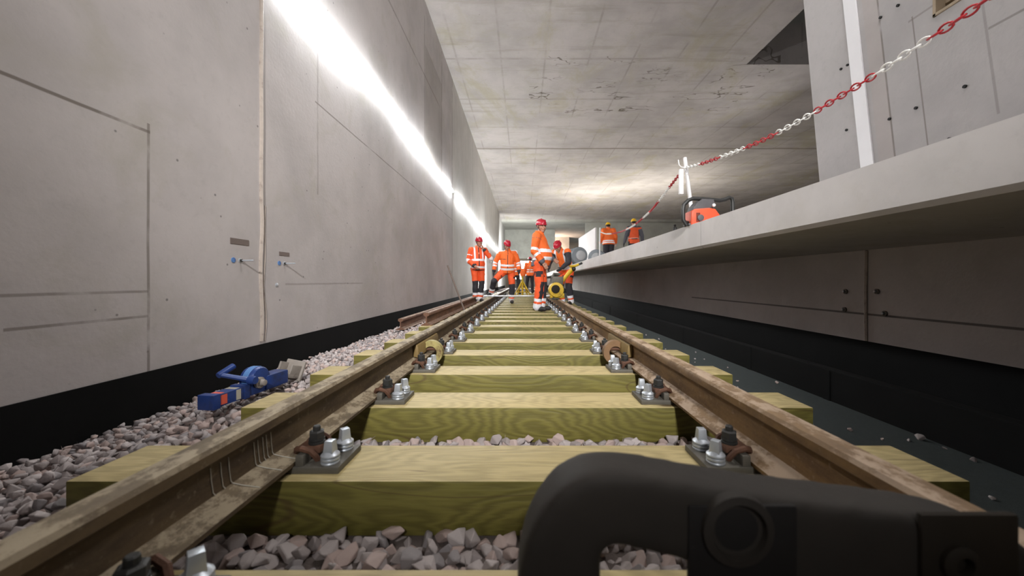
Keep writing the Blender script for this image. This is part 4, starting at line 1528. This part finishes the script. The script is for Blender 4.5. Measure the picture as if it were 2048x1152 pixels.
J = stand(head=(0.02, -0.05, 1.64), elL=(0.33, -0.14, 1.19), wrL=(0.13, -0.17, 1.43), hdL=(0.08, -0.15, 1.55), elR=(-0.27, 0.0, 1.13), wrR=(-0.14, -0.19, 0.98),
          knL=(0.10, -0.03, 0.5), knR=(-0.08, -0.03, 0.5), anL=(0.07, 0.03, 0.09), anR=(-0.07, 0.03, 0.09), toL=(0.10, -0.12, 0.045), toR=(-0.10, -0.12, 0.045))
q = PT(956, 604, 10.4)
person('person', 'person in red helmet by the left wall holding a hand to the face', (q.x, 10.4, 0.0), R(18), J,
       dict(yaw=12, pitch=8, palmL=(-1, -0.2, 0), curlL=0.9), 1.0, 0.02, dict(mats=[M['orange_red'], M['reflect'], M['navy']], fn=j_one), dict(mats=[M['orange_red'], M['reflect'], M['navy']], fn=t_one), 'red', 'workers in orange', 1.0)


# --- worker leaning over the yellow machine
def j_four(nm, t_, f, sx, fw, c):
    if nm == 'T':
        if 0.05 < f < 0.2: return 1
        if 0.10 < abs(sx) < 0.15 and f > 0.1: return 1
        return 0
    if nm[0] == 'U': return 2 if t_ > 0.1 else 0
    return 2


J = stand(pelvis=(0.0, 0.10, 0.95), chest=(0.0, -0.10, 1.22), neck=(0, -0.22, 1.36), head=(0, -0.31, 1.44), shL=(0.2, -0.18, 1.31), shR=(-0.2, -0.18, 1.31), elL=(0.28, -0.26, 1.05), elR=(-0.28, -0.26, 1.06),
          wrL=(0.20, -0.42, 0.92), wrR=(-0.20, -0.42, 0.92), hipL=(0.1, 0.10, 0.89), hipR=(-0.1, 0.10, 0.89), knL=(0.12, 0.0, 0.48), knR=(-0.12, 0.0, 0.48), anL=(0.13, 0.10, 0.09), anR=(-0.13, 0.10, 0.09), toL=(0.14, -0.05, 0.045), toR=(-0.14, -0.05, 0.045))
person('person', 'person in red helmet bending over the yellow machine by the platform', (1.0, 9.1, 0.0), R(-38), J,
       dict(yaw=0, pitch=34, gloves=True), 1.02, 0.0, dict(mats=[M['orange'], M['reflect'], M['navy']], fn=j_four), dict(mats=[M['orange_red'], M['reflect'], M['navy']], fn=t_two), 'red', 'workers in orange', 0.96)


# --- two workers on the platform, backs to the camera
def j_five(nm, t_, f, sx, fw, c):
    if nm == 'T':
        if 0.02 < f < 0.12 or -0.12 < f < -0.03: return 1
        if 0.60 < f < 0.625 and abs(sx) < 0.08: return 1
        return 0
    return 0


def j_six(nm, t_, f, sx, fw, c):
    if nm == 'T': return 1 if 0.12 < f < 0.2 else (2 if f > 0.90 else 0)
    if nm[0] == 'U' and t_ < 0.12: return 0
    return 2


dark_t = dict(mats=[M['navy']], fn=lambda *a: 0)
J = stand(chest=(0, -0.03, 1.29), neck=(0, -0.06, 1.49), head=(0, -0.10, 1.62), elL=(0.27, 0.03, 1.17), wrL=(0.30, -0.14, 0.95), elR=(-0.27, 0.03, 1.17), wrR=(-0.33, -0.16, 0.96))
q = PT(1217, 500, 14.6)
person('person', 'person in yellow helmet and banded orange jacket on the platform, seen from behind', (q.x, 14.6, ZP), R(180), J,
       dict(pitch=12, face=False), 1.22, 0.02, dict(mats=[M['orange'], M['reflect'], M['navy']], fn=j_five), dark_t, 'yellow', 'workers on the platform', 0.99)
J = stand(chest=(0, -0.02, 1.30), head=(0, -0.06, 1.65), elL=(0.29, 0.02, 1.14), wrL=(0.34, -0.08, 0.90), elR=(-0.29, 0.02, 1.14), wrR=(-0.33, -0.08, 0.90))
q = PT(1268, 490, 14.5)
person('person', 'person in yellow helmet and orange vest over dark sleeves on the platform', (q.x, 14.5, ZP), R(176), J,
       dict(pitch=6, face=False, gloves=True), 1.06, 0.02, dict(mats=[M['orange_red'], M['pink_tape'], M['grey_cloth']], fn=j_six), dark_t, 'yellow', 'workers on the platform', 1.04)


# --- two distant workers by the yellow stand
def j_far(nm, t_, f, sx, fw, c):
    return 1 if (nm == 'T' and (0.1 < f < 0.2 or 0.3 < f < 0.4)) else 0


for px, d, lab, ph in ((1031, 16.5, 'distant person in dark trousers half hidden left of the yellow stand', 1), (1060, 17.5, 'distant person in dark trousers half hidden right of the yellow stand', -1)):
    q = PT(px, 580, d)
    person('person', lab, (q.x, d, 0), R(180 if ph < 0 else 20), stand(anL=(0.17, 0.03, 0.09), toL=(0.19, -0.12, 0.045), knL=(0.15, -0.02, 0.5)), dict(pitch=10, face=False), 1.0, 0.0,
           dict(mats=[M['orange'], M['reflect']], fn=j_far), dark_t, 'red', 'distant workers', 0.95)

# ------------------------------------------------------------------ ballast


def rock_templates(n, seedv):
    out = []
    r = np.random.default_rng(seedv)
    for k in range(n):
        p = r.normal(size=(13, 3))
        p /= np.linalg.norm(p, axis=1)[:, None]
        p *= r.uniform(0.78, 1.0, size=(13, 1))
        p *= np.array([1.0, r.uniform(0.65, 0.95), r.uniform(0.5, 0.8)])
        bm = NB()
        for q_ in p: bm.verts.new(q_)
        h = bmesh.ops.convex_hull(bm, input=bm.verts)
        bmesh.ops.delete(bm, geom=[v for v in bm.verts if not v.link_faces], context='VERTS')
        bmesh.ops.bevel(bm, geom=list(bm.edges), offset=0.05, segments=1, affect='EDGES')
        bmesh.ops.triangulate(bm, faces=bm.faces)
        bm.verts.index_update()
        vs = np.array([v.co[:] for v in bm.verts])
        fs = np.array([[v.index for v in f.verts] for f in bm.faces])
        bm.free()
        out.append((vs, fs))
    return out


ROCKS = rock_templates(14, 3)


def bed_z(x):
    if x < -1.3: return -0.085 - 0.15 * (-1.3 - x) / 0.9
    return -0.150


cand = []                                                    # (x, y, z, radius)


def scatter(x0, x1, y0, y1, step, rmin, rmax, keep=lambda x, y: True, lift=0.0):
    nx, ny = max(1, int((x1 - x0) / step)), max(1, int((y1 - y0) / step))
    for i in range(nx):
        for k in range(ny):
            x = x0 + (i + rng.uniform(0.05, 0.95)) * step
            y = y0 + (k + rng.uniform(0.05, 0.95)) * step
            if not keep(x, y): continue
            r = rng.uniform(rmin, rmax)
            cand.append((x, y, bed_z(x) + lift + rng.uniform(-0.012, 0.012), r))


def free_of_sleeper(x, y, m=0.012):
    if abs(x) > 1.3 + m: return True
    for f in FRONT:
        if f - m < y < f + 0.24 + m: return False
    return True


scatter(XL + 0.05, -1.27, 0.35, 4.2, 0.047, 0.026, 0.038, free_of_sleeper)
scatter(XL + 0.05, -1.29, 0.35, 4.2, 0.065, 0.022, 0.034, lambda x, y: free_of_sleeper(x, y, 0.04), 0.022)
scatter(XL + 0.05, -1.30, 4.2, 9.0, 0.055, 0.026, 0.036, free_of_sleeper)
scatter(XL + 0.05, -1.30, 9.0, 18.0, 0.085, 0.035, 0.05, free_of_sleeper)
scatter(-1.27, 1.22, 0.30, 2.75, 0.042, 0.030, 0.046, free_of_sleeper, -0.014)
scatter(-1.25, 1.20, 0.30, 2.75, 0.052, 0.030, 0.046, free_of_sleeper, 0.006)
scatter(-1.27, 1.22, 2.75, 9.0, 0.075, 0.03, 0.04, lambda x, y: free_of_sleeper(x, y, 0.02), -0.01)
jack_keep = lambda x, y, z: not (-1.66 < x < -1.43 and 1.80 < y < 2.50 and z > -0.13)
cand = [c for c in cand if jack_keep(c[0], c[1], c[2]) and not (c[1] > 5.4 and -1.93 < c[0] < -1.72)]

# bed under the stones
bm = NB()
n = 10
rows = []
xs = [XL, -2.0, -1.7, -1.45, -1.3, -1.2, 0, 1.15]
for y in (-2.0, 46.0):
    rows.append([bm.verts.new((x, y, bed_z(x) - 0.008)) for x in xs])
for i in range(len(xs) - 1):
    bm.faces.new((rows[0][i], rows[0][i + 1], rows[1][i + 1], rows[1][i]))
g = bmesh.ops.extrude_face_region(bm, geom=list(bm.faces))
for v in g['geom']:
    if isinstance(v, bmesh.types.BMVert): v.co.z = -0.31
struct(obj('floor_ballast_bed', bm, M['bed'], smooth=False))

# the 300 stones that show largest are stones of their own; the rest is one mass
bpy.context.view_layer.update()
dg = bpy.context.evaluated_depsgraph_get()
org = Vector((0, 0, H))


def seen(c):
    x, y, z, r = c
    p = Vector((x, y, z + r * 0.5))
    u, v = VX + F * p.x / p.y, VY - F * (p.z - H) / p.y
    if not (-10 < u < 2058 and 0 < v < 1165): return False
    d = p - org
    hit, where, *_ = SC.ray_cast(dg, org, d.normalized(), distance=d.length)
    return not hit or (where - org).length > d.length - 0.05


order = sorted(range(len(cand)), key=lambda i: -cand[i][3] / math.hypot(cand[i][1], cand[i][0], H - cand[i][2]))
big = []
for i in order:
    if len(big) >= 285: break
    if seen(cand[i]): big.append(i)
bigset = set(big)


def rand_rot():
    return Euler((rng.uniform(-0.5, 0.5), rng.uniform(-0.5, 0.5), rng.uniform(0, 6.28))).to_matrix()


stone_meshes = []
for k, (vs, fs) in enumerate(ROCKS):
    me = bpy.data.meshes.new('ballast_stone')
    me.from_pydata([tuple(v) for v in vs], [], [tuple(f) for f in fs])
    me.materials.append(M['stone'])
    stone_meshes.append(me)


def stone(x, y, z, r, label, group):
    o = bpy.data.objects.new('ballast_stone', stone_meshes[rng.integers(len(stone_meshes))])
    COL.objects.link(o)
    o.location = (x, y, z)
    o.rotation_euler = rand_rot().to_euler()
    o.scale = (r, r, r)
    return tag(o, label, 'stone', group)


for i in big:
    x, y, z, r = cand[i]
    if x < -1.2: stone(x, y, z, r, 'pinkish grey crushed stone among the ballast beside the left wall', 'ballast stones left of the track')
    else: stone(x, y, z, r, 'pinkish grey crushed stone in the ballast between the sleepers', 'ballast stones between the sleepers')
AV, AF, base_i = [], [], 0
for i, c in enumerate(cand):
    if i in bigset: continue
    vs, fs = ROCKS[rng.integers(len(ROCKS))]
    m3 = np.array(rand_rot())
    AV.append((vs * c[3]) @ m3.T + np.array(c[:3]))
    AF.append(fs + base_i)
    base_i += len(vs)
AV, AF = np.concatenate(AV), np.concatenate(AF)
me = bpy.data.meshes.new('ballast_gravel')
me.vertices.add(len(AV))
me.vertices.foreach_set('co', AV.astype(np.float32).ravel())
me.loops.add(AF.size)
me.loops.foreach_set('vertex_index', AF.astype(np.int32).ravel())
me.polygons.add(len(AF))
me.polygons.foreach_set('loop_start', np.arange(0, AF.size, 3, dtype=np.int32))
me.polygons.foreach_set('loop_total', np.full(len(AF), 3, dtype=np.int32))
me.update(calc_edges=True)
me.validate()
me.materials.append(M['stone'])
o = bpy.data.objects.new('ballast_gravel', me)
COL.objects.link(o)
tag(o, 'mass of small pinkish grey crushed ballast along the track', 'ballast', None, 'stuff')

# loose stones on the dark cloth at the right
LOOSE = [(1391, 703), (1261, 661), (1318, 677), (1304, 678), (1292, 669), (1317, 692), (1331, 697), (1390, 716), (1390, 723), (1408, 717), (1455, 733), (1452, 757), (1475, 760), (1474, 774), (1455, 772), (1553, 764),
         (1622, 846), (1646, 862), (1612, 852), (1818, 877), (1838, 874), (1930, 893), (1948, 917), (1850, 965), (1880, 975), (1900, 981), (1985, 992), (1700, 857), (1765, 875)]
for x, y in LOOSE:
    d = (H + 0.155 - 0.012) * F / (y - VY)
    p = PT(x, y, d)
    r = random.uniform(0.010, 0.017) * (1.5 if (x, y) in ((1553, 764), (1880, 975), (1838, 874), (1622, 846)) else 1.0)
    z = -0.155 + r * 0.45
    if p.x < 1.3 and not free_of_sleeper(p.x, p.y, 0.01): continue
    if p.x > 1.83: p.x = 1.83
    stone(p.x, p.y, z, r, 'small loose stone lying on the dark cloth right of the track', 'loose stones on the dark cloth')
